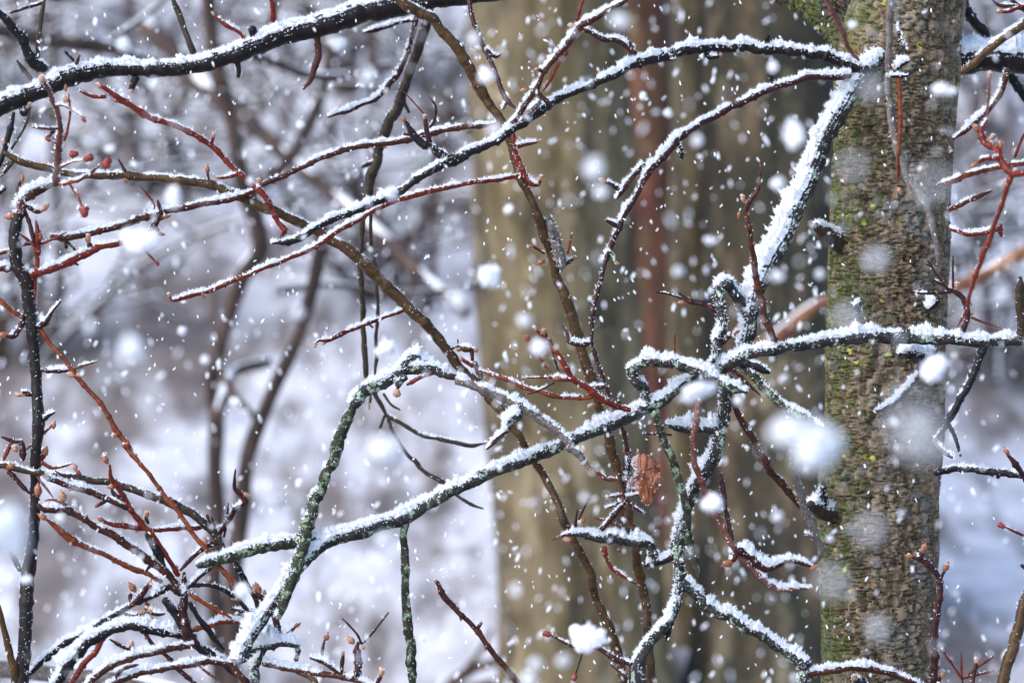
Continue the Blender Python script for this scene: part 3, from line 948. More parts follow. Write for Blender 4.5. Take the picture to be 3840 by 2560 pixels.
T('red_shrub', 'tangle of red and brown budded twigs meeting in a snowy hub beside the dark stem', 'shrub', 9.86, 9.84, """
stem wine .5 I 1260,1330,34 1220,1230,34 1190,1100,30 1195,1000,26 1200,930,22 1200,840,20
branch brown .75 I 1180,985,24 1150,930,24 1080,830,24 980,760,24 860,690,24 750,610,24 640,560,22 520,490,20 420,440,22 280,430,22 240,400,20
branch red .15 I 1165,860,16 1120,780,17 1060,700,17 1000,610,18 930,530,18 850,430,18 780,310,18 720,220,16 718,140,14
branch brown .8 I 850,440,18 740,380,20 620,330,20 480,290,20 330,240,20 260,180,18
branch hang .4 @9.88:9.9 I 1470,720,24 1400,600,25 1320,520,30 1200,430,28 1050,370,26 870,300,24 720,265,22 600,240,20 450,220,18 340,210,16 200,190,18 60,155,22 -20,150,18
branch orange .25 I 1060,900,14 1020,885,14 950,850,16 840,800,20 720,750,16 600,690,18 460,630,24 340,530,17 290,490,14
branch red .6 I 1310,550,14 1150,560,16 1000,565,14 860,550,16 730,530,17 660,500,14
branch wine .7 I 1420,610,14 1500,500,16 1540,430,20 1600,380,18 1560,330,14 1530,300,14 1535,230,10 1540,170,10
branch wine .6 I 1180,830,15 1240,770,16 1330,690,18 1430,640,16
branch wine 1.1 I 1225,945,14 1330,850,16 1430,740,14
branch black .5 I 960,590,14 1000,670,26 1040,730,26 1080,800,16
branch black .9 I 1085,1030,28 1150,1130,26 1210,1220,30 1290,1320,30 1400,1390,30 1480,1450,28 1570,1540,26
branch black 1.5 @9.9:9.88 I 350,1620,34 440,1450,36 540,1330,36 660,1240,34 800,1200,34 950,1210,34 1100,1240,30 1230,1280,28
branch black 1.1 @9.92:9.88 I 190,1510,20 300,1410,20 450,1290,22 600,1210,20 720,1140,20 830,1080,18 950,1020,16 1090,960,14
branch brown 1.2 @9.8:9.84 I 540,1600,24 680,1490,26 800,1430,24 950,1380,24 1100,1340,22 1260,1318,20
branch brown 1.0 @9.78:9.84 I 640,1620,20 700,1575,20 850,1520,22 1000,1485,20 1200,1445,20 1400,1430,18 1520,1440,18
branch red .3 I 440,1610,16 540,1460,20 620,1360,18 690,1260,14
branch wine .4 I 940,1220,12 990,1310,14 1080,1380,14 1150,1460,16 1230,1530,16 1300,1610,16
branch orange .2 I 1240,985,14 1350,1050,14 1440,1100,14 1510,1145,12
branch orange 1.1 I 1250,1225,16 1380,1180,18 1500,1165,20 1620,1180,18
branch black .4 I 1245,1040,16 1300,1140,18 1380,1240,18 1460,1350,18
branch black .3 I 1230,935,12 1350,930,12 1450,960,14 1540,1010,14 1600,1080,14 1670,1140,14
branch dark 2.0 I 1000,1010,18 1060,960,30 1120,930,30 1200,990,28
branch dark .7 I 1520,760,24 1570,850,22 1640,960,18 1690,1080,16
branch wine 1.0 I 1660,960,14 1700,1000,22 J 60,1010,18 110,1080,22 150,1180,22 190,1270,24
branch grey 2.2 J -60,1380,40 60,1330,34 180,1310,32 280,1325,26 290,1380,22
branch grey 1.6 J 10,1640,28 20,1500,27 30,1430,27 70,1345,27
branch brown 1.2 J 60,1440,20 130,1452,20 250,1475,20 400,1500,20 540,1525,20 650,1545,18 800,1590,16
branch brown .3 I 1500,1440,20 1600,1550,22 1660,1640,22
branch wine .9 J 655,1540,22 685,1480,24 690,1400,24 680,1340,20 690,1300,20
twig wine 1.0 J 190,1270,19 250,1220,17 285,1190,14
twig wine .2 J 708,1310,9 685,1255,8 640,1200,7 585,1145,7
twig wine .2 J 708,1312,9 740,1285,8 810,1200,7 885,1105,8
twig wine .4 J 575,1500,14 585,1380,14
twig brown .2 J 445,1400,13 460,1320,9 475,1270,9
twig wine .5 J 790,1600,15 830,1520,14
twig wine 1.3 J 370,1400,17 450,1430,17 560,1500,18
twig wine .3 J 280,1420,17 300,1350,14
twig olive .2 J 290,1490,16 370,1530,20 440,1600,20
twig wine .2 I 1490,390,8 1480,500,8 1460,615,7
twig wine .2 I 1380,480,8 1400,540,8 1420,625,7
twig brown .2 I 1350,470,9 1372,530,9
twig wine .3 I 970,525,14 955,490,12 960,465,12
twig wine .6 I 860,1060,14 850,1000,14 855,985,14
twig wine .4 I 840,1070,16 920,1000,18 975,920,16
twig wine .5 I 790,1100,12 870,1120,14 940,1100,14
twig red .3 I 970,1060,10 930,1020,8
twig wine .9 I 950,1080,14 1010,1110,16 1080,1110,16
twig wine .4 I 720,1280,10 800,1330,12 850,1350,10 910,1370,9
twig wine .2 I 850,1350,10 855,1310,9
twig brown .2 I 1240,1390,6 1330,1480,8 1410,1540,10
twig wine .4 I 950,840,10 990,800,11 1050,820,10
twig wine .3 I 690,370,18 640,410,10
twig wine .4 I 730,290,12 745,330,14 800,370,12
twig wine .2 I 190,330,14 110,240,16 50,190,16
twig orange .3 I 270,130,14 340,165,12 420,150,9 470,130,9
twig wine .3 I 360,180,8 430,230,8 500,280,8
twig pink .3 I 240,215,8 290,280,8 350,360,7
twig pink .5 I 290,375,8 350,370,9 430,400,12
twig wine .4 I 760,1540,12 800,1480,13 900,1440,12
twig wine .9 I 1500,1080,12 1580,1095,15 1660,1110,14
bud I 690,110,24,120 285,487,22,150 660,500,17,150 1610,340,20,-40 1340,650,22,100 960,470,17,80 870,950,24,130 560,270,22,90 410,350,26,110 250,320,28,90 490,160,20,-70 730,285,20,190 860,1315,17,80 980,920,18,70 930,1105,18,20 985,1100,22,120 1540,1015,17,190 75,150,28,200 100,40,20,130 1690,960,26,110
bud J 640,1290,22,130 478,1270,18,75 838,1500,20,80 10,960,22,110 75,975,17,-20 285,1190,15,30
fruit I 640,405,13,220 510,190,14,-50
stub J 715,1335,14,-40 585,1375,13,85
""")

T('hanging_red_twig', 'blurred red budded twig hanging below the thick snowy bough', 'twig', 9.35, 9.42, """
limb red .4 D 1790,1130,18 1660,1120,24 1600,1060,24 1550,980,25 1480,920,25 1460,850,22 1500,780,14
twig pink .1 D 1497,770,9 1510,640,9 1517,500,8
twig red .2 D 1560,985,18 1590,950,16
twig red .5 D 1595,1050,18 1500,1035,17 1425,1075,14
branch red .25 D 1660,1130,18 1620,1250,17 1590,1370,16 1540,1490,16 H 1460,220,15 1410,350,15 1380,450,12 1360,560,10 1310,650,8
bud D 1517,495,18,90 1590,950,20,80 1430,840,20,120 1425,1075,18,220 1530,900,20,40 1625,1200,18,120
bud H 1412,300,13,160
""")

T('snowy_twig', 'brown twig with a ridge of snow slanting below the thick snowy bough', 'twig', 10.12, 10.15, """
limb brown 1.3 D 1625,460,18 1590,600,18 1530,690,18 1450,770,18 1370,840,18 1285,905,16
""")

T('olive_twig', 'smooth olive twig crossing in front of the thick snowy bough', 'twig', 9.95, 9.9, """
limb olive .35 D 1320,480,21 1450,370,24 1550,290,26 1650,215,28 1830,95,28
""")

T('dark_branch', 'straight dark stem leaning behind the thick snowy bough', 'branch', 10.5, 10.5, """
limb black .4 D 1320,-40,30 1350,30,30 1400,120,32 1460,200,32 1530,300,30 1600,400,28 1650,490,28 1700,560,28 1830,720,28
""")

T('curved_orange_twig', 'curved orange twig reaching toward the plated trunk under the blurred red twig', 'twig', 10.03, 9.9, """
limb orange .5 D 1810,1055,14 1700,1068,15 1600,1090,16 1480,1110,17 1380,1140,17 1280,1180,19 1180,1215,16
twig red .1 D 1680,1030,10 1720,930,9 1765,840,9
""")

T('small_brown_twig', 'short brown broken twig pointing up and away from the trunk', 'twig', 10.12, 10.05, """
limb brown .25 D 1250,1375,15 1350,1320,15 1450,1280,16 1530,1245,12
""")

T('snowy_red_spur', 'short red spur with a snow ridge and clustered tips beside the trunk', 'twig', 10.1, 10.06, """
limb red .8 D 1255,1500,12 1400,1525,17 1520,1510,18 1600,1495,20
twig red .4 D 1570,1500,16 1590,1470,12
twig red .3 D 1585,1505,16 1600,1540,12
""")

T('budded_twig', 'short red twigs with pointed buds high above the thick snowy bough', 'twig', 9.9, 9.9, """
limb wine .4 D 1830,45,15 1742,42,15 1680,40,16 1580,35,14 1528,2,12
twig red .4 D 1760,40,14 1700,55,13 1640,78,13 1590,78,12
twig wine .3 D 1640,-20,12 1700,30,12 1770,90,12
bud D 1590,76,17,185
""")

T('bent_twig', 'dark grey twig bending out from the plated trunk to a red bud', 'twig', 10.14, 9.98, """
limb black .4 L 1160,205,19 1200,185,20 1280,162,22 1400,175,22 1520,185,24 1640,200,22 1810,222,22
twig wine .5 L 1790,290,18 1742,225,18 1690,130,18 1640,70,16
twig black .8 L 1570,195,14 1575,225,13
bud L 1630,60,19,125
""")

T('snow_tipped_stalk', 'thin red stalk ending in a single snow topped seed case', 'twig', 9.95, 9.9, """
limb red .1 L 1830,650,8 1742,605,9 1620,552,9
fruit L 1605,545,20,150
""")

T('leaning_sapling', 'thick dark olive sapling leaning beside the fan of bare red stalks', 'branch', 9.9, 9.95, """
limb olive .15 L 1570,1650,36 1590,1568,36 1640,1400,38 1690,1250,40 1742,1050,30 1800,880,28
twig wine .2 L 1790,860,10 1725,798,12
""")

T('red_spray', 'fan of thin bare red stalks with one upright bud beside the plated trunk', 'shrub', 9.92, 9.9, """
stem wine .3 L 1350,1700,14 1345,1620,12 1338,1545,9
twig red .2 L 1335,1545,8 1215,1350,8
twig red .2 L 1336,1535,8 1332,1365,7
twig red .3 L 1335,1542,8 1440,1512,8 1548,1485,7
twig red .2 L 1375,1512,8 1450,1455,8 1545,1395,8
twig wine .3 L 1405,1640,13 1415,1540,12 1432,1430,12
bud L 1432,1425,19,85 1215,1352,10,120
""")

T('budded_shrub', 'red stem with orange buds climbing against the plated trunk', 'shrub', 9.96, 9.92, """
stem wine .5 L 1145,1680,23 1150,1568,23 1155,1400,25 1152,1220,28 1180,1080,22 1195,950,20 1190,880,18 1140,810,18 1080,765,20 1020,750,18
twig wine .7 L 1050,760,17 1075,720,18
twig wine .3 L 1200,880,11 1225,830,10
twig red .4 L 1170,1640,16 1190,1560,17 1205,1520,14
bud L 1000,738,18,170 1085,700,24,75 1230,815,22,60 1210,1510,22,85
""")
# ------------------------------------------------------------------ the big trunk
def worley(a, b, ca, cb, seed):
    x, y = a / ca, b / cb
    i, j = np.floor(x).astype(np.int64), np.floor(y).astype(np.int64)
    f1 = np.full(x.shape, 9.0); f2 = f1.copy(); idv = np.zeros(x.shape)
    for di in (-1, 0, 1):
        for dj in (-1, 0, 1):
            ci, cj = i + di, j + dj
            px = ci + .5 + .98 * (_h(ci, cj, 0 * ci, seed) - .5)
            py = cj + .5 + .98 * (_h(ci, cj, 0 * ci + 1, seed) - .5)
            d = np.hypot(x - px, y - py)
            nid = _h(ci, cj, 0 * ci + 2, seed)
            c1 = d < f1
            f2 = np.where(c1, f1, np.minimum(f2, d))
            idv = np.where(c1, nid, idv)
            f1 = np.where(c1, d, f1)
    return f2 - f1, idv

def bark_disp(P, arc, h):
    W = np.stack([arc * 60, h * 60, 0 * h], -1)
    W = W * 1.6
    wa = arc + .0030 * fbm(W, 61, 2)
    wh = h + .0026 * fbm(W, 67, 2)
    ga, ia = worley(wa, wh, .0096, .0140, 5)
    gb, ib = worley(wa * 1.0 + .3, wh, .0140, .0270, 6)
    sel = sstep(-.12, .12, fbm(np.stack([arc * 18, h * 11, 0 * h], -1), 83, 2))
    g1 = ga * (1 - sel) + np.minimum(gb * 1.5, ga * .5 + .22) * sel
    id1 = np.where(sel > .5, ib, ia)
    wa2 = arc + .010 * fbm(np.stack([arc * 25, h * 12, 0 * h], -1), 71, 2)
    g2, id2 = worley(wa2, h, .026, .16, 8)
    d = .0085 * sstep(.08, .25, g1) + .0100 * sstep(.03, .13, g2)
    d = d + .0012 * (id1 - .5) + .0005 * fbm(np.stack([arc * 420, h * 200, 0 * h], -1), 73, 2)
    d = d + .0045 * fbm(np.stack([arc * 22, h * 9, 0 * h], -1), 77, 2)
    return d - .0145, id1

def bark_tube(name, C, R, rows, dense, ncol_f, ncol_b, mat, off, face=(-math.pi / 2), tex0=0.0, side=0.0):
    """C centre rows, R radius; finer on the side that is seen"""
    T_, N_, B_ = frames(C)
    # build frame with fixed reference: x right, y away
    ref = np.array((1.0, 0, 0))
    X = ref - T_ * (T_ @ ref)[:, None]; X /= np.linalg.norm(X, axis=1, keepdims=True)
    Y = np.cross(T_, X)
    th = np.concatenate([np.linspace(face - 1.75, face + 1.75, ncol_f, endpoint=False), np.linspace(face + 1.75, face + 2 * math.pi - 1.75, ncol_b, endpoint=False)])
    Lh = np.concatenate([[0], np.cumsum(np.linalg.norm(np.diff(C, axis=0), axis=1))]) + tex0
    arc = (th[None, :] * .112) * np.ones((len(C), 1))
    hh = Lh[:, None] * np.ones((1, len(th)))
    d, idp = bark_disp(None, arc, hh)
    lump = .006 * fbm(np.stack([np.cos(th)[None] * 2 + 0 * hh, np.sin(th)[None] * 2 + 0 * hh, hh * 7], -1), 81, 2)
    rad = R[:, None] + d + lump
    D = X[:, None, :] * np.cos(th)[None, :, None] + Y[:, None, :] * np.sin(th)[None, :, None]
    V = (C[:, None, :] + D * rad[..., None]).reshape(-1, 3)
    n, m = len(C), len(th)
    F = ring_faces(n, m)
    me = mesh(name, V - off, F, mat, True)
    at = me.attributes.new('plate', 'FLOAT', 'POINT')
    at.data.foreach_set('value', idp.ravel().astype(np.float32))
    at = me.attributes.new('side', 'FLOAT', 'POINT')
    at.data.foreach_set('value', (np.cos(th)[None] + side + 0 * hh).ravel().astype(np.float32))
    return me

def trunk_material(tone=1.0):
    m, nt, bs = nodes('plated bark with moss' if tone == 1 else 'dark fork bark')
    at = nt.nodes.new('ShaderNodeAttribute'); at.attribute_name = 'plate'
    v = coords(nt)
    plate = ramp(nt, at.outputs['Fac'], [(0, (.025, .016, .008)), (.30, (.070, .047, .024)), (.55, (.17, .120, .068)), (.80, (.32, .26, .185)), (.93, (.25, .13, .055)), (1.0, (.50, .40, .30))])
    n1 = noise(nt, coords(nt, (1, 1, .6)), 320, 5, .7)
    fine = ramp(nt, n1, [(.34, (.012, .008, .004)), (.50, (.085, .060, .032)), (.66, (.44, .36, .26))])
    col = mix(nt, .5, plate, fine)
    warm = ramp(nt, noise(nt, v, 11, 5, .7), [(.52, (0, 0, 0)), (.66, (.55, .55, .55))])
    col = mix(nt, warm, col, ramp(nt, n1, [(.3, (.030, .014, .005)), (.55, (.16, .085, .035)), (.75, (.40, .24, .12))]))
    # grey bloom patches
    g = ramp(nt, noise(nt, v, 16, 4, .6), [(.52, (0, 0, 0)), (.66, (.7, .7, .7))])
    col = mix(nt, g, col, ramp(nt, n1, [(.3, (.035, .032, .027)), (.7, (.24, .23, .205))]))
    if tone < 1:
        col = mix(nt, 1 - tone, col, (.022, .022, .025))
    # moss: grows on the weather side (left) in ragged patches
    mr = nt.nodes.new('ShaderNodeMapRange')
    mr.inputs[1].default_value = .25; mr.inputs[2].default_value = -.95
    mr.inputs[3].default_value = -.07; mr.inputs[4].default_value = .17
    sd = nt.nodes.new('ShaderNodeAttribute'); sd.attribute_name = 'side'
    nt.links.new(sd.outputs['Fac'], mr.inputs[0])
    ad = nt.nodes.new('ShaderNodeMath'); ad.operation = 'ADD'
    nt.links.new(noise(nt, v, 34, 6, .75), ad.inputs[0]); nt.links.new(mr.outputs[0], ad.inputs[1])
    mk = ramp(nt, ad.outputs[0], [(.57, (0, 0, 0)), (.67, (.85, .85, .85))])
    mossc = ramp(nt, noise(nt, v, 120, 3, .6), [(.3, (.018, .026, .006)), (.55, (.065, .085, .014)), (.75, (.19, .21, .030))])
    col = mix(nt, mk, col, mossc)
    # scattered yellow lichen spots
    vo = nt.nodes.new('ShaderNodeTexVoronoi'); vo.inputs['Scale'].default_value = 26
    nt.links.new(v, vo.inputs['Vector'])
    sp = ramp(nt, vo.outputs['Distance'], [(.12, (1, 1, 1)), (.20, (0, 0, 0))])
    pick = ramp(nt, noise(nt, v, 9, 2, .5), [(.56, (0, 0, 0)), (.60, (1, 1, 1))])
    mm = nt.nodes.new('ShaderNodeMath'); mm.operation = 'MULTIPLY'
    nt.links.new(sp, mm.inputs[0]); nt.links.new(pick, mm.inputs[1])
    col = mix(nt, mm.outputs[0], col, (.36, .38, .07))
    nt.links.new(col, bs.inputs['Base Color'])
    bs.inputs['Roughness'].default_value = .75
    bs.inputs['Specular IOR Level'].default_value = .3
    bump(nt, n1, bs, .5, .0012)
    return m

def build_trunk():
    DT = 10.25
    ctl = [('D', 1005, -150, 340), ('D', 995, 0, 345), ('D', 935, 250, 372), ('D', 910, 500, 390), ('D', 892, 900, 388), ('D', 877, 1300, 388),
           ('H', 862, 300, 381), ('H', 836, 800, 371), ('H', 823, 1200, 373), ('L', 806, 200, 381), ('L', 792, 600, 378), ('L', 797, 900, 370),
           ('L', 795, 1200, 365), ('L', 790, 1568, 362), ('L', 788, 1760, 362)]
    g = [(*grid(t, u, v), r * TS * K * DT) for t, u, v, r in ctl]
    W = np.array([[*place(x, y, np.float64(DT)), r] for x, y, r in g])
    base = np.array((W[-1, 0] - .02, W[-1, 1] + .05, float(ground_z(W[-1, 0], W[-1, 1])) - .1))
    root = bpy.data.objects.new('tree', None); COL.objects.link(root)
    root.location = base
    tag(root, 'large upright tree trunk with cracked plated bark, moss and lichen', 'tree')
    mt = trunk_material()
    S, q = spline(W, .00115)
    o = obj('trunk', bark_tube('trunk', S[:, :3], S[:, 3], None, None, 440, 60, mt, base), root)
    # lower trunk down to the ground with a root flare, and the crown stem above
    lo = np.vstack([W[-1] + [0, 0, .004, 0], [base[0] + .015, base[1] - .03, base[2] + .75, .112], [base[0] + .005, base[1], base[2] + .35, .125], [*base, .19]])
    S, q = spline(lo, .006)
    obj('trunk_foot', bark_tube('trunk_foot', S[:, :3], S[:, 3], None, None, 90, 40, mt, base, tex0=9.0), root)
    up = np.vstack([W[0] - [0, 0, .004, 0], W[0] + [.04, .05, .6, -.01], W[0] + [.02, .12, 1.4, -.03], W[0] + [.1, .15, 2.4, -.05]])
    S, q = spline(up, .006)
    obj('trunk_top', bark_tube('trunk_top', S[:, :3], S[:, 3], None, None, 90, 40, mt, base, tex0=5.0), root)
    # the second stem of the fork, leaning up to the left behind
    fk = [('D', 800, 420, 200, 10.30), ('D', 700, 250, 205, 10.31), ('D', 590, 100, 205, 10.34), ('D', 420, -70, 205, 10.38), ('D', 200, -180, 200, 10.44), ('D', -150, -260, 190, 10.5), ('D', -700, -330, 180, 10.56)]
    Wf = np.array([[*place(*grid(t, u, v), np.float64(d)), r * TS * K * d] for t, u, v, r, d in fk])
    S, q = spline(Wf, .0018)
    T_ = np.gradient(S[:, :3], axis=0)
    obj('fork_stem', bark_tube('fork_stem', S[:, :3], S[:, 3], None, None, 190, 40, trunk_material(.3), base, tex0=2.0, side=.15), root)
    return root
build_trunk()

T('snowy_bough', 'thick bough heaped with deep snow growing out of the plated trunk', 'branch', 10.27, 10.3, """
limb dark 2.6 D 1120,430,100 1250,395,102 1350,380,104 1500,372,100 1650,378,92 1850,392,88
twig pale 1.0 D 1650,440,26 1640,480,22
""")
T('trunk_spur', 'dark broken spur capped with snow beside the snow plastered limb', 'spur', 10.22, 10.16, """
limb hang 1.6 H 620,150,80 520,80,62 450,40,52 405,15,40 380,-10,28
""")
T('trunk_burl', 'snow covered burl on the trunk where the bleached twig leans', 'spur', 10.22, 10.15, """
limb hang 1.9 L 600,500,85 500,460,66 420,440,54 375,420,46 345,395,34
twig dark 1.8 L 420,420,36 425,330,28 440,250,22
""")
T('snow_clump_spur', 'stubby trunk spur holding a snow lump and one frosted twig', 'spur', 10.12, 10.02, """
limb dark 2.2 H 1110,850,42 1060,835,44 1000,825,38 935,825,26
twig dark 1.6 H 1050,880,18 1055,960,16 1000,1040,18 920,1120,18 830,1190,16 770,1197,9
twig dark 2.4 H 1180,470,24 1150,510,26 1120,535,16
twig dark 2.2 H 660,560,20 650,520,24 680,500,20
""")
T('trunk_stub', 'short cut stub of a dead twig on the trunk just under the snowy red branch', 'spur', 10.12, 9.98, """
limb dark .8 L 690,1620,40 660,1570,34 645,1540,28
stub L 640,1535,20,130
""")

# ------------------------------------------------------------------ dead leaf
def build_leaf():
    import bmesh
    pts = [(862, 60), (880, 95), (905, 88), (950, 118), (980, 140), (1012, 155), (985, 185), (952, 188), (1006, 205), (1004, 235), (985, 262), (960, 275), (958, 330), (945, 375), (915, 388), (888, 372), (882, 345), (862, 305), (830, 292), (800, 285), (800, 255), (838, 215), (848, 180), (825, 150), (832, 112), (855, 95)]
    d = 9.8
    pts = [(905 + (a - 905) * 1.13, 230 + (b - 230) * 1.13) for a, b in pts]
    c = place(*grid('K', 905, 230), np.float64(d))
    bm = bmesh.new()
    W = [place(*grid('K', u, v), np.float64(d)) - c for u, v in pts]
    f = bm.faces.new([bm.verts.new(w) for w in W])
    bmesh.ops.triangulate(bm, faces=[f])
    for _ in range(3):
        bmesh.ops.subdivide_edges(bm, edges=[e for e in bm.edges if e.calc_length() > .0035], cuts=1, use_grid_fill=True)
        bmesh.ops.triangulate(bm, faces=bm.faces[:])
    co = np.array([v.co for v in bm.verts])
    y = .006 * fbm(co * 75 + 3, 91, 2) + 6.5 * co[:, 0] ** 2 + 3.0 * (co[:, 2] + .01) ** 2 + .008 * fbm(co * 150 + 9, 95, 2)
    for v, yy in zip(bm.verts, y):
        v.co.y += yy
    bmesh.ops.recalc_face_normals(bm, faces=bm.faces[:])
    me = bpy.data.meshes.new('leaf_blade')
    for fc in bm.faces: fc.smooth = True
    bm.to_mesh(me); bm.free()
    m, nt, bs = nodes('dead leaf')
    v = coords(nt)
    col = mix(nt, .5, ramp(nt, noise(nt, v, 60, 5, .7), [(.3, (.05, .012, .004)), (.5, (.20, .050, .014)), (.7, (.40, .14, .045))]),
              ramp(nt, noise(nt, v, 420, 3, .6), [(.35, (.05, .012, .005)), (.65, (.34, .11, .035))]))
    nt.links.new(col, bs.inputs['Base Color'])
    bs.inputs['Roughness'].default_value = .6
    bump(nt, noise(nt, v, 250, 4, .6), bs, .7, .002)
    me.materials.append(m)
    root = bpy.data.objects.new('dead_leaf', None); COL.objects.link(root); root.location = c
    tag(root, 'crumpled brown dead leaf hanging among the thin red stalks', 'leaf')
    o = obj('leaf_blade', me, root)
    so = o.modifiers.new('thickness', 'SOLIDIFY'); so.thickness = .0007; so.offset = 0
    vein = [[(870, 70), (885, 150), (905, 240), (925, 320), (930, 372)], [(895, 190), (930, 170), (990, 158)], [(905, 235), (950, 225), (995, 222)], [(898, 210), (865, 230), (820, 272)]]
    for q in vein:
        L = np.array([place(*grid('K', a, b), np.float64(d)) - c for a, b in q])
        L[:, 1] += .006 * fbm(L * 75 + 3, 91, 2) + 6.5 * L[:, 0] ** 2 + 3.0 * (L[:, 2] + .01) ** 2 - .0006
        S, _ = spline(np.column_stack([L, np.full(len(L), .0007)]), .002)
        V, F, _ = tube(S[:, :3], S[:, 3], 5)
        obj('vein', mesh('vein', V, F, MATS['wine']), root)
    n = 420
    pc = np.array([co[k] + [0, y[k], 0] for k in rng.integers(0, len(co), n * 3)])
    keep = ((pc[:, 0] < -.012) & (pc[:, 2] > -.02)) | (rng.random(len(pc)) < .08)
    pc = pc[keep][:n]
    dr = rng.normal(size=pc.shape); dr[:, 1] -= 1.2
    V, F = crystals(pc + np.array((0, -.0008, 0)), dr, rng.uniform(.0015, .004, len(pc)), rng.uniform(.0005, .0012, len(pc)))
    tag(obj('ice_grains', mesh('ice_grains', V, F, M_SNOW, False), root), kind='stuff')
build_leaf()

# ------------------------------------------------------------------ trees and brush on the slope behind
def far_bark(name, stops, sc=(4.5, 4.5, 1.6), patch=None):
    m, nt, bs = nodes(name)
    v = coords(nt, sc)
    n = noise(nt, v, 2.2, 6, .7)
    col = ramp(nt, n, stops)
    n2 = noise(nt, coords(nt, (1, 1, .55)), 6.5, 5, .65)
    if patch:
        col = mix(nt, ramp(nt, n2, [(.44, (0, 0, 0)), (.56, (.88, .88, .88))]), col, patch)
        n4 = noise(nt, coords(nt, (1.3, 1.3, .8)), 4.2, 5, .7)
        col = mix(nt, ramp(nt, n4, [(.52, (0, 0, 0)), (.63, (.85, .85, .85))]), col, tuple(c * .30 for c in patch))
        n5 = noise(nt, coords(nt, (1.6, 1.6, .7)), 5.3, 4, .65)
        col = mix(nt, ramp(nt, n5, [(.56, (0, 0, 0)), (.66, (.6, .6, .6))]), col, (.29, .235, .14))
    nt.links.new(col, bs.inputs['Base Color'])
    bs.inputs['Roughness'].default_value = .85
    bump(nt, n, bs, .8, .03)
    return m

FB_TAN = far_bark('tan ridged bark', [(.36, (.018, .012, .005)), (.46, (.065, .045, .016)), (.55, (.11, .078, .030)), (.68, (.30, .24, .14))], patch=(.145, .110, .058))
FB_DARK = far_bark('dark olive bark', [(.36, (.010, .008, .004)), (.46, (.045, .032, .017)), (.56, (.085, .058, .029)), (.70, (.22, .165, .105))], patch=(.028, .026, .012))
FB_RED = far_bark('red brown bark', [(.34, (.03, .008, .006)), (.5, (.13, .040, .024)), (.68, (.28, .12, .08))], patch=(.10, .062, .028))
FB_BR = far_bark('brown bark', [(.34, (.012, .007, .005)), (.5, (.040, .022, .015)), (.68, (.10, .062, .045))])
FB_OR = far_bark('orange brown bark', [(.36, (.06, .022, .009)), (.5, (.16, .062, .026)), (.64, (.32, .17, .09))])

def far_tree(label, xt, xb, r, d, mat, seed, limbs=()):
    """xt/xb: survey x of the axis at the top and bottom of the view; r in survey px"""
    a = place(xb, 2560, np.float64(d)); b = place(xt, 0, np.float64(d))
    s = (b - a) / (b[2] - a[2])
    R = r * K * d
    gz = float(ground_z(a[0], a[1])) - .2
    zs = np.linspace(gz, b[2] + 3.5, 240)
    C = a[None] + s[None] * (zs - a[2])[:, None]
    C[:, 0] += .05 * R * fbm(np.stack([zs * 1.1, 0 * zs, 0 * zs + seed], 1), seed, 2)
    flare = 1 + .55 * np.exp(-(zs - gz) / .28) - .02 * (zs - gz)
    m = 96
    th = np.linspace(0, 2 * np.pi, m, endpoint=False)
    Pn = np.stack([np.cos(th)[None] * 5 + 0 * zs[:, None], np.sin(th)[None] * 5 + 0 * zs[:, None], zs[:, None] * 1.3 + 0 * th[None]], -1)
    rad = R * flare[:, None] * (1 + .09 * fbm(Pn, seed, 4) + .05 * np.abs(fbm(Pn * 2.6, seed + 3, 2)))
    V, F, _ = tube(C, R * flare, m, rad)
    root = bpy.data.objects.new('tree', None); COL.objects.link(root)
    off = np.array((C[0, 0], C[0, 1], gz)); root.location = off
    tag(root, label, 'tree', 'blurred trees standing on the slope behind')
    obj('trunk', mesh('trunk', V - off, F, mat), root)
    for h, az, ln in limbs:
        k = int(np.clip((b[2] + h - gz) / (zs[-1] - gz), 0, .98) * 239)
        dv = np.array((math.cos(az), math.sin(az), .75))
        W = np.array([[*(C[k] + dv * t * ln + np.array((0, 0, .1 * math.sin(t * 3)))), R * (.42 - .3 * t)] for t in np.linspace(0, 1, 5)])
        S, _ = spline(W, .05)
        V, F, _ = tube(S[:, :3], S[:, 3], 10)
        obj('limb', mesh('limb', V - off, F, mat), root)
    return root

far_tree('broad tan tree trunk blurred behind the olive stems', 2035, 2190, 300, 16.0, FB_TAN, 3, [(.6, 2.6, 1.2), (1.0, .5, 1.4)])
far_tree('narrow red brown trunk blurred between the tan trunks', 2400, 2500, 112, 17.2, FB_RED, 5, [(.8, 1.2, 1.0)])
far_tree('slim mottled tan trunk blurred behind the dangling twigs', 2650, 2650, 135, 16.6, FB_TAN, 8, [(.9, 2.0, 1.0)])
far_tree('dark olive trunk blurred behind the snow plastered limb', 2900, 2900, 270, 16.2, FB_DARK, 12, [(.5, .4, 1.3)])
far_tree('deep red brown trunk half hidden behind the plated trunk', 3090, 3060, 70, 18.5, FB_RED, 15)
far_tree('dark brown trunk filling the gap behind the red brown one', 2450, 2480, 190, 19.5, FB_DARK, 17)

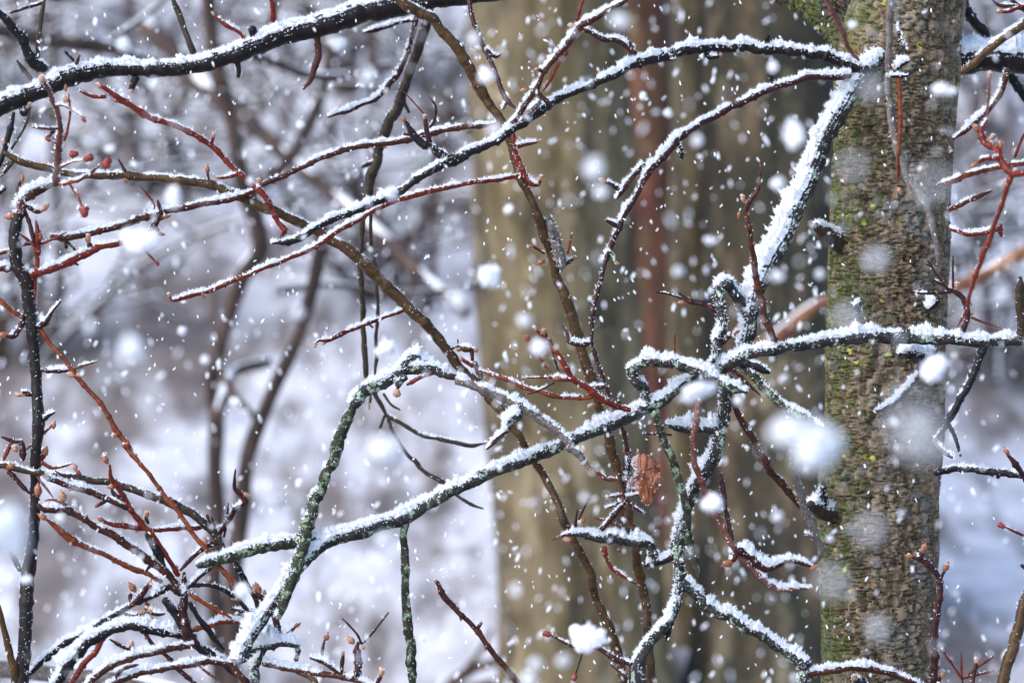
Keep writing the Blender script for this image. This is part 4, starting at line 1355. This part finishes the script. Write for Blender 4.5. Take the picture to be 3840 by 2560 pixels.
def far_limb(name, label, cat, mat, paths, snow=True, group=None):
    """paths: [(depth, r, [(x,y) on a 2352 px wide survey])...]"""
    root = bpy.data.objects.new(name, None); COL.objects.link(root)
    tag(root, label, cat, group)
    off, caps = None, []
    for i, (d, r, pts) in enumerate(paths):
        d0, d1 = d if isinstance(d, tuple) else (d, d)
        dd = np.linspace(d0, d1, len(pts))
        P = np.array([place(x * 1.6327, y * 1.6327, q) for (x, y), q in zip(pts, dd)])
        rr = np.linspace(r[0], r[1], len(pts)) * 1.6327 * K * dd
        S, q = spline(np.column_stack([P, rr]), .02)
        if off is None:
            off = P[0].copy(); root.location = off
        C, R = S[:, :3], S[:, 3] * (1 + .2 * vnoise(np.stack([q * 9, q * 0, q * 0 + i], 1), 3))
        C = C + .25 * R[:, None] * np.stack([vnoise(np.stack([q * 6, q * 0 + k * 5, q * 0 + i], 1), 4) for k in range(3)], 1)
        V, F, _ = tube(C, R, 9)
        obj('limb' if i == 0 else 'branch', mesh('limb', V - off, F, mat), root)
        if snow:
            h = np.clip(.5 + vnoise(np.stack([q * 7, q * 0, q * 0 + i + 9], 1), 6), 0, 1.2)
            V, F, _ = tube(C + np.array((-.1, -.05, .55)) * R[:, None], R * (.20 + .42 * h), 9)
            caps.append((V, F))
    if caps:
        tag(obj('snow_crust', join_mesh('snow_crust', caps, M_SNOW, off, True), root), kind='stuff')
    return root

far_limb('leaning_limb', 'blurred orange brown limb sloping behind the plated trunk', 'branch', FB_OR,
         [((14.0, 15.4), (13, 17), [(2480, 500), (2352, 575), (2230, 645), (2060, 700), (1920, 680), (1800, 765), (1700, 830)])])
far_limb('dark_sapling', 'blurred dark sapling with two leaning stems behind the mossy hooked branch', 'sapling', FB_BR,
         [((15, 14.5), (22, 15), [(520, 1700), (545, 1250), (570, 1060), (625, 900), (690, 760), (725, 640), (740, 520)]),
          ((14.7, 14.9), (9, 6), [(640, 668), (760, 655), (880, 672), (1000, 668), (1110, 655)]),
          ((14.6, 14.8), (8, 5), [(590, 960), (520, 880), (500, 800), (490, 660)])])
far_limb('dark_sapling', 'blurred brown sapling bending down behind the red twig and olive branch', 'sapling', FB_BR,
         [((15.5, 15), (20, 18), [(500, 1700), (495, 1150), (500, 980), (490, 850), (560, 640), (600, 560), (560, 430), (535, 300), (510, 200), (480, 60), (470, -80)]),
          ((15.2, 15.5), (18, 10), [(500, 960), (520, 890), (545, 850), (620, 830)]),
          ((15.2, 15.4), (17, 10), [(575, 440), (650, 380), (690, 330), (740, 220), (760, 90)])])
far_limb('snow_laden_trunk', 'blurred fallen trunk loaded with snow leaning behind the arching twig', 'log', FB_BR,
         [((17, 15.5), (24, 14), [(330, 60), (430, 160), (520, 240), (650, 350), (780, 460), (890, 555), (980, 640), (1070, 720)])])
far_limb('far_log', 'blurred dark log at the foot of the broad tan trunk', 'log', FB_BR,
         [((16.2, 16.0), (16, 9), [(1000, 1600), (1070, 1545), (1130, 1520), (1200, 1490)]), ((16.1, 16.1), (12, 6), [(1060, 1560), (1110, 1480), (1130, 1440)]), ((16.1, 16.1), (13, 8), [(1040, 1590), (1130, 1570), (1210, 1580)])])
far_limb('snowy_log', 'snow covered pale log lying behind the foot of the dark stem', 'log', MATS['pale'],
         [((11.2, 11.2), (20, 20), [(-120, 1545), (0, 1540), (130, 1552), (260, 1560), (420, 1590)])])
far_limb('brown_sapling', 'faint brown sapling behind the upright dark stem', 'sapling', FB_BR,
         [((19, 19), (16, 9), [(120, 1700), (130, 1200), (115, 900), (140, 600), (120, 300), (130, -60)]),
          ((19, 19.2), (8, 5), [(128, 1000), (200, 850), (230, 700), (300, 560)])])
far_limb('grey_sapling', 'faint grey sapling behind the hanging lichened stub', 'sapling', FB_BR,
         [((20, 20), (13, 9), [(830, 1700), (838, 1300), (835, 1050), (850, 800), (845, 500), (860, 200), (850, -60)])])
far_limb('fallen_branch', 'blurred snowy fallen branch on the slope behind the fan of red stalks', 'branch', FB_BR,
         [((17, 17.5), (8, 5), [(2160, 1470), (2250, 1400), (2352, 1330), (2460, 1270)]),
          ((17, 17.5), (6, 4), [(2200, 1560), (2290, 1480), (2400, 1400)])])
far_limb('crossing_limb', 'blurred dark limb crossing high behind the thick snowy branch', 'branch', FB_BR,
         [((14, 14.5), (16, 10), [(-60, 60), (100, 95), (240, 105), (380, 150), (560, 130), (740, 175), (900, 150)]),
          ((14.2, 14.4), (9, 5), [(240, 105), (330, 40), (420, -40)]), ((14.3, 14.4), (13, 7), [(560, 130), (620, 60), (640, -30)])])

def brush(label, x, y, hgt, n, seed, mat):
    """bare bush on the slope: stems, twigs and the snow on them"""
    r = np.random.default_rng(seed)
    root = bpy.data.objects.new('bare_bush', None); COL.objects.link(root)
    off = np.array((x, y, float(ground_z(x, y)) - .05)); root.location = off
    tag(root, label, 'bush', 'bare bushes on the snowy slope')
    st, tw, cp = [], [], []
    for i in range(n):
        az = r.uniform(0, 6.28); lean = r.uniform(.15, .9)
        p = np.array((r.normal() * .12, r.normal() * .12, 0)); q = [p]
        dv = np.array((math.cos(az) * lean, math.sin(az) * lean, 1.0))
        for k in range(6):
            dv = dv + r.normal(size=3) * .22 + np.array((0, 0, -.10 * lean * k * .4))
            p = p + dv / np.linalg.norm(dv) * hgt / 6
            q.append(p)
        q = np.array(q)
        W = np.column_stack([q, np.linspace(.024, .007, 7) * hgt / 2])
        S, _ = spline(W, .08)
        st.append(tube(S[:, :3], S[:, 3], 5)[:2])
        cp.append(tube(S[:, :3] + np.array((0, 0, .7)) * S[:, 3:4], S[:, 3] * .6, 5)[:2])
        for k in range(9):
            s = q[r.integers(1, 6)]
            e = s + np.array((r.normal() * .45, r.normal() * .35, r.uniform(-.15, .35))) * hgt / 2.4
            mid = (s + e) / 2 + r.normal(size=3) * .06
            S, _ = spline(np.column_stack([np.array([s, mid, e]), [.009, .007, .0045]]), .08)
            tw.append(tube(S[:, :3], S[:, 3], 4)[:2])
            if r.random() < .85:
                cp.append(tube(S[:, :3] + np.array((0, 0, .004)), S[:, 3] * .8, 4)[:2])
    z = np.zeros(3)
    obj('stems', join_mesh('stems', st, mat, z, True), root)
    tag(obj('twigs', join_mesh('twigs', tw, mat, z, True), root), kind='stuff')
    tag(obj('snow_crust', join_mesh('snow_crust', cp, M_SNOW, z, True), root), kind='stuff')

br = np.random.default_rng(5)
for i, (x, y, h) in enumerate([(-.4, 19.5, 1.5), (-1.9, 19.0, 1.5), (-1.3, 20.6, 1.7), (-.6, 21.8, 1.7), (.1, 21.0, 1.6), (-2.2, 22.3, 1.8),
                               (1.75, 19.0, 1.0), (2.1, 21.5, 1.4), (1.7, 23.0, 1.6), (2.5, 24.0, 1.7), (-1.6, 24.0, 1.9), (-.2, 24.2, 1.8), (.9, 23.5, 1.8)]):
    brush('blurred bare bush dusted with snow on the slope behind', x, y, h, 9, 40 + i, FB_BR)

# ------------------------------------------------------------------ falling snow
def flake_mesh(seed, stretch, lumps):
    r = np.random.default_rng(seed)
    parts = []
    for k in range(lumps):
        c = r.normal(size=3) * (.19 if lumps > 1 else 0)
        n, m = 6, 8
        ph = np.linspace(.02, np.pi - .02, n); th = np.linspace(0, 2 * np.pi, m, endpoint=False)
        D = np.stack([np.sin(ph)[:, None] * np.cos(th)[None], np.sin(ph)[:, None] * np.sin(th)[None], np.cos(ph)[:, None] + 0 * th[None]], -1)
        rr = (.5 if lumps == 1 else r.uniform(.26, .44)) * (1 + .62 * fbm(D * 2.2 + seed + k * 3, seed, 2))
        V = (c + D * rr[..., None]).reshape(-1, 3)
        parts.append((V, [ring_faces(n, m)]))
    n = 40 if lumps > 1 else 9
    d = r.normal(size=(n, 3)); d /= np.linalg.norm(d, axis=1, keepdims=True)
    parts.append((lambda q: (q[0], [q[1]]))(crystals(d * .36, d, r.uniform(.25, .5, n), r.uniform(.04, .10, n))))
    V = np.vstack([p[0] for p in parts])
    me = join_mesh('snowflake', parts, M_FLAKE, np.zeros(3), False)
    V = np.zeros(len(me.vertices) * 3, np.float32); me.vertices.foreach_get('co', V)
    V = V.reshape(-1, 3) * np.array(stretch); me.vertices.foreach_set('co', V.astype(np.float32).ravel())
    me.update()
    return me

FL_BIG = [flake_mesh(s, (1, .9, 1), 5) for s in (1, 2, 3, 4, 5)]
FL_SMALL = [flake_mesh(s, (.60, .5, 1.45), 1) for s in (11, 12, 13, 14)]

def flake(t, u, v, w, d, label, group, h=None, rot=None):
    p = place(*grid(t, u, v), np.float64(d))
    s = w * TS * K * d
    o = obj('snowflake', random.choice(FL_BIG))
    o.location = p
    o.scale = (s, s, (h or w) * TS * K * d)
    o.rotation_euler = (random.uniform(-.4, .4), random.uniform(-.4, .4) if rot is None else rot, random.uniform(0, 6.28))
    tag(o, label, 'snowflake', group)

NAMED = [
    ('E', 905, 85, 160, 7.2, 'big white blurred snow clump covering the red branch end near the dark stem', 130),
    ('E', 850, 810, 150, 6.6, 'big round blurred snowflake over open snow beside the long orange twig', 160),
    ('H', 340, 1400, 250, 6.0, 'largest blurred snow clump, overlapping the edge of the plated trunk', 220),
    ('I', 30, 580, 190, 6.0, 'large blurred snowflake beside the lower part of the upright dark stem', 250),
    ('F', 880, 1455, 200, 6.8, 'wide blurred snow clump between the two thin drooping twigs', 150),
    ('F', 860, 795, 110, 8.4, 'white snowflake touching the thin hanging stem above the hooked branch', 90),
    ('G', 1240, 1085, 210, 7.6, 'wide blurred snowflake across the lichened branch below the loop', 95),
    ('H', 1150, 920, 150, 7.8, 'large white snowflake over the trunk just under the lichened crossing branch', 110),
    ('D', 1210, 590, 130, 7.8, 'slanted white snowflake over the trunk below the snowy bough', 70),
    ('D', 225, 880, 95, 7.2, 'teardrop shaped snowflake beside the snow plastered limb', 150),
    ('K', 520, 1265, 150, 8.6, 'lump of snow caught on the small dark red seed twig', 130),
    ('K', 1340, 395, 110, 7.8, 'white snowflake in front of the pinkish hanging twig', 100),
    ('I', 1590, 970, 90, 8.0, 'white snowflake over the snowy hub of the red shrub', 90),
    ('A', 1125, 1290, 95, 7.5, 'white blurred snowflake on the arching twig below the olive branch', 115),
    ('B', 900, 1265, 85, 8.2, 'white snowflake overlapping the upper arching branch and red twig', 70),
    ('F', 1540, 320, 130, 8.0, 'forked white snowflake against the edge of the broad tan trunk', 120),
]
for t, u, v, w, d, lab, h in NAMED:
    flake(t, u, v, w * 1.12, d + (.1 if d > 7 else -.5), lab, None, h * 1.2)
SOFT = """A 810,295,85,7.2 A 1000,545,70,7.4 A 715,970,65,7.8 A 1640,1180,55,7.8 A 580,920,60,6.8 E 590,655,90,6.2 E 1190,680,62,8.2 E 1340,870,66,7.8 E 1545,1140,70,7.8
B 545,285,75,7.6 B 740,490,95,6.6 B 300,815,48,8.4 B 1520,490,90,7.2 B 1580,840,80,6.6 B 1670,1365,62,8 B 1440,260,80,6.8 C 740,135,95,6.2 C 560,1100,120,6 C 620,1250,85,6.8 C 1240,920,70,7 C 1060,740,54,8.2 C 890,625,48,8.6
D 105,440,80,7.8 D 145,1205,90,7.4 D 740,580,85,5 D 620,1090,80,4.6 D 1140,1200,110,4 D 620,160,45,8 G 200,790,110,7.4 G 120,610,90,6.8 G 1510,1140,70,7.8 G 1120,290,70,7 G 1330,90,55,7.6
H 770,210,85,5.2 H 600,595,85,4.9 H 890,1275,60,7.4 H 1050,1370,150,3.6 H 1000,1180,120,3.5 H 130,320,65,7 H 410,310,60,7.2 I 170,890,75,8 I 400,490,55,8 I 700,1370,50,7 K 150,1545,110,6.6 K 60,960,80,6.6 K 180,1440,90,6.4 K 380,1420,80,6.6 K 510,360,55,7
L 730,565,95,4.4 L 780,1215,85,5.2 L 500,900,90,4.4 L 940,460,45,7.6 L 130,480,55,7.2 L 480,620,45,8 J 1110,1280,45,8.2 J 640,1000,40,7 J 300,260,55,8.4 J 860,630,85,6.4 F 300,560,75,6.6 F 1400,1090,60,8.8 F 250,325,40,8 F 1340,480,120,6"""
for ln in SOFT.replace('\n', ' ').split(' '):
    if len(ln) == 1:
        t = ln
    else:
        u, v, w, d = map(float, ln.split(','))
        flake(t, u, v, w * (.86 if d > 6 else 1.05), d + (.2 if d > 6 else .1), 'soft out of focus snowflake drifting in front of the branches', 'soft snowflakes in front')

def small_flakes(n, sizes):
    out = []
    while len(out) < n:
        k = rng.random()
        if k < .42: d, s = rng.uniform(9.0, 11.0), rng.uniform(.0035, .0075)
        elif k < .85: d, s = rng.uniform(11.2, 15.3), rng.uniform(.007, .017)
        else: d, s = rng.uniform(6.5, 9.0), rng.uniform(.004, .010)
        px, py = rng.uniform(-40, 3880), rng.uniform(-40, 2600)
        if px > 3600 and rng.random() < .5: continue
        if px < 1700 and d > 11 and rng.random() < .45: continue
        out.append((place(px, py, np.float64(d)), s * sizes))
    return out
for p, s in small_flakes(215, 1.0):
    o = obj('snowflake', random.choice(FL_SMALL))
    o.location = p; o.scale = (s, s, s)
    o.rotation_euler = (random.gauss(0, .3), random.gauss(-.5, .35), random.uniform(0, 6.28))
    o.rotation_mode = 'ZYX' if False else 'XYZ'
    tag(o, 'small white snowflake falling among the twigs', 'snowflake', 'small falling snowflakes')
parts = []
base = FL_SMALL[0]
bv = np.zeros(len(base.vertices) * 3, np.float32); base.vertices.foreach_get('co', bv); bv = bv.reshape(-1, 3)
from mathutils import Euler
bf3 = np.array([list(p.vertices) for p in base.polygons if len(p.vertices) == 3]); bf4 = np.array([list(p.vertices) for p in base.polygons if len(p.vertices) == 4])
for p, s in small_flakes(2700, .75):
    M = np.array(Euler((random.gauss(0, .3), random.gauss(-.5, .35), random.uniform(0, 6.28))).to_matrix())
    parts.append((bv @ M.T * s + p, [bf4, bf3]))
tag(obj('falling_snow', join_mesh('falling_snow', parts, M_FLAKE, np.zeros(3), False)), 'fine snow falling through the whole wood', 'snow', None, 'stuff')
print('STATS', STATS)
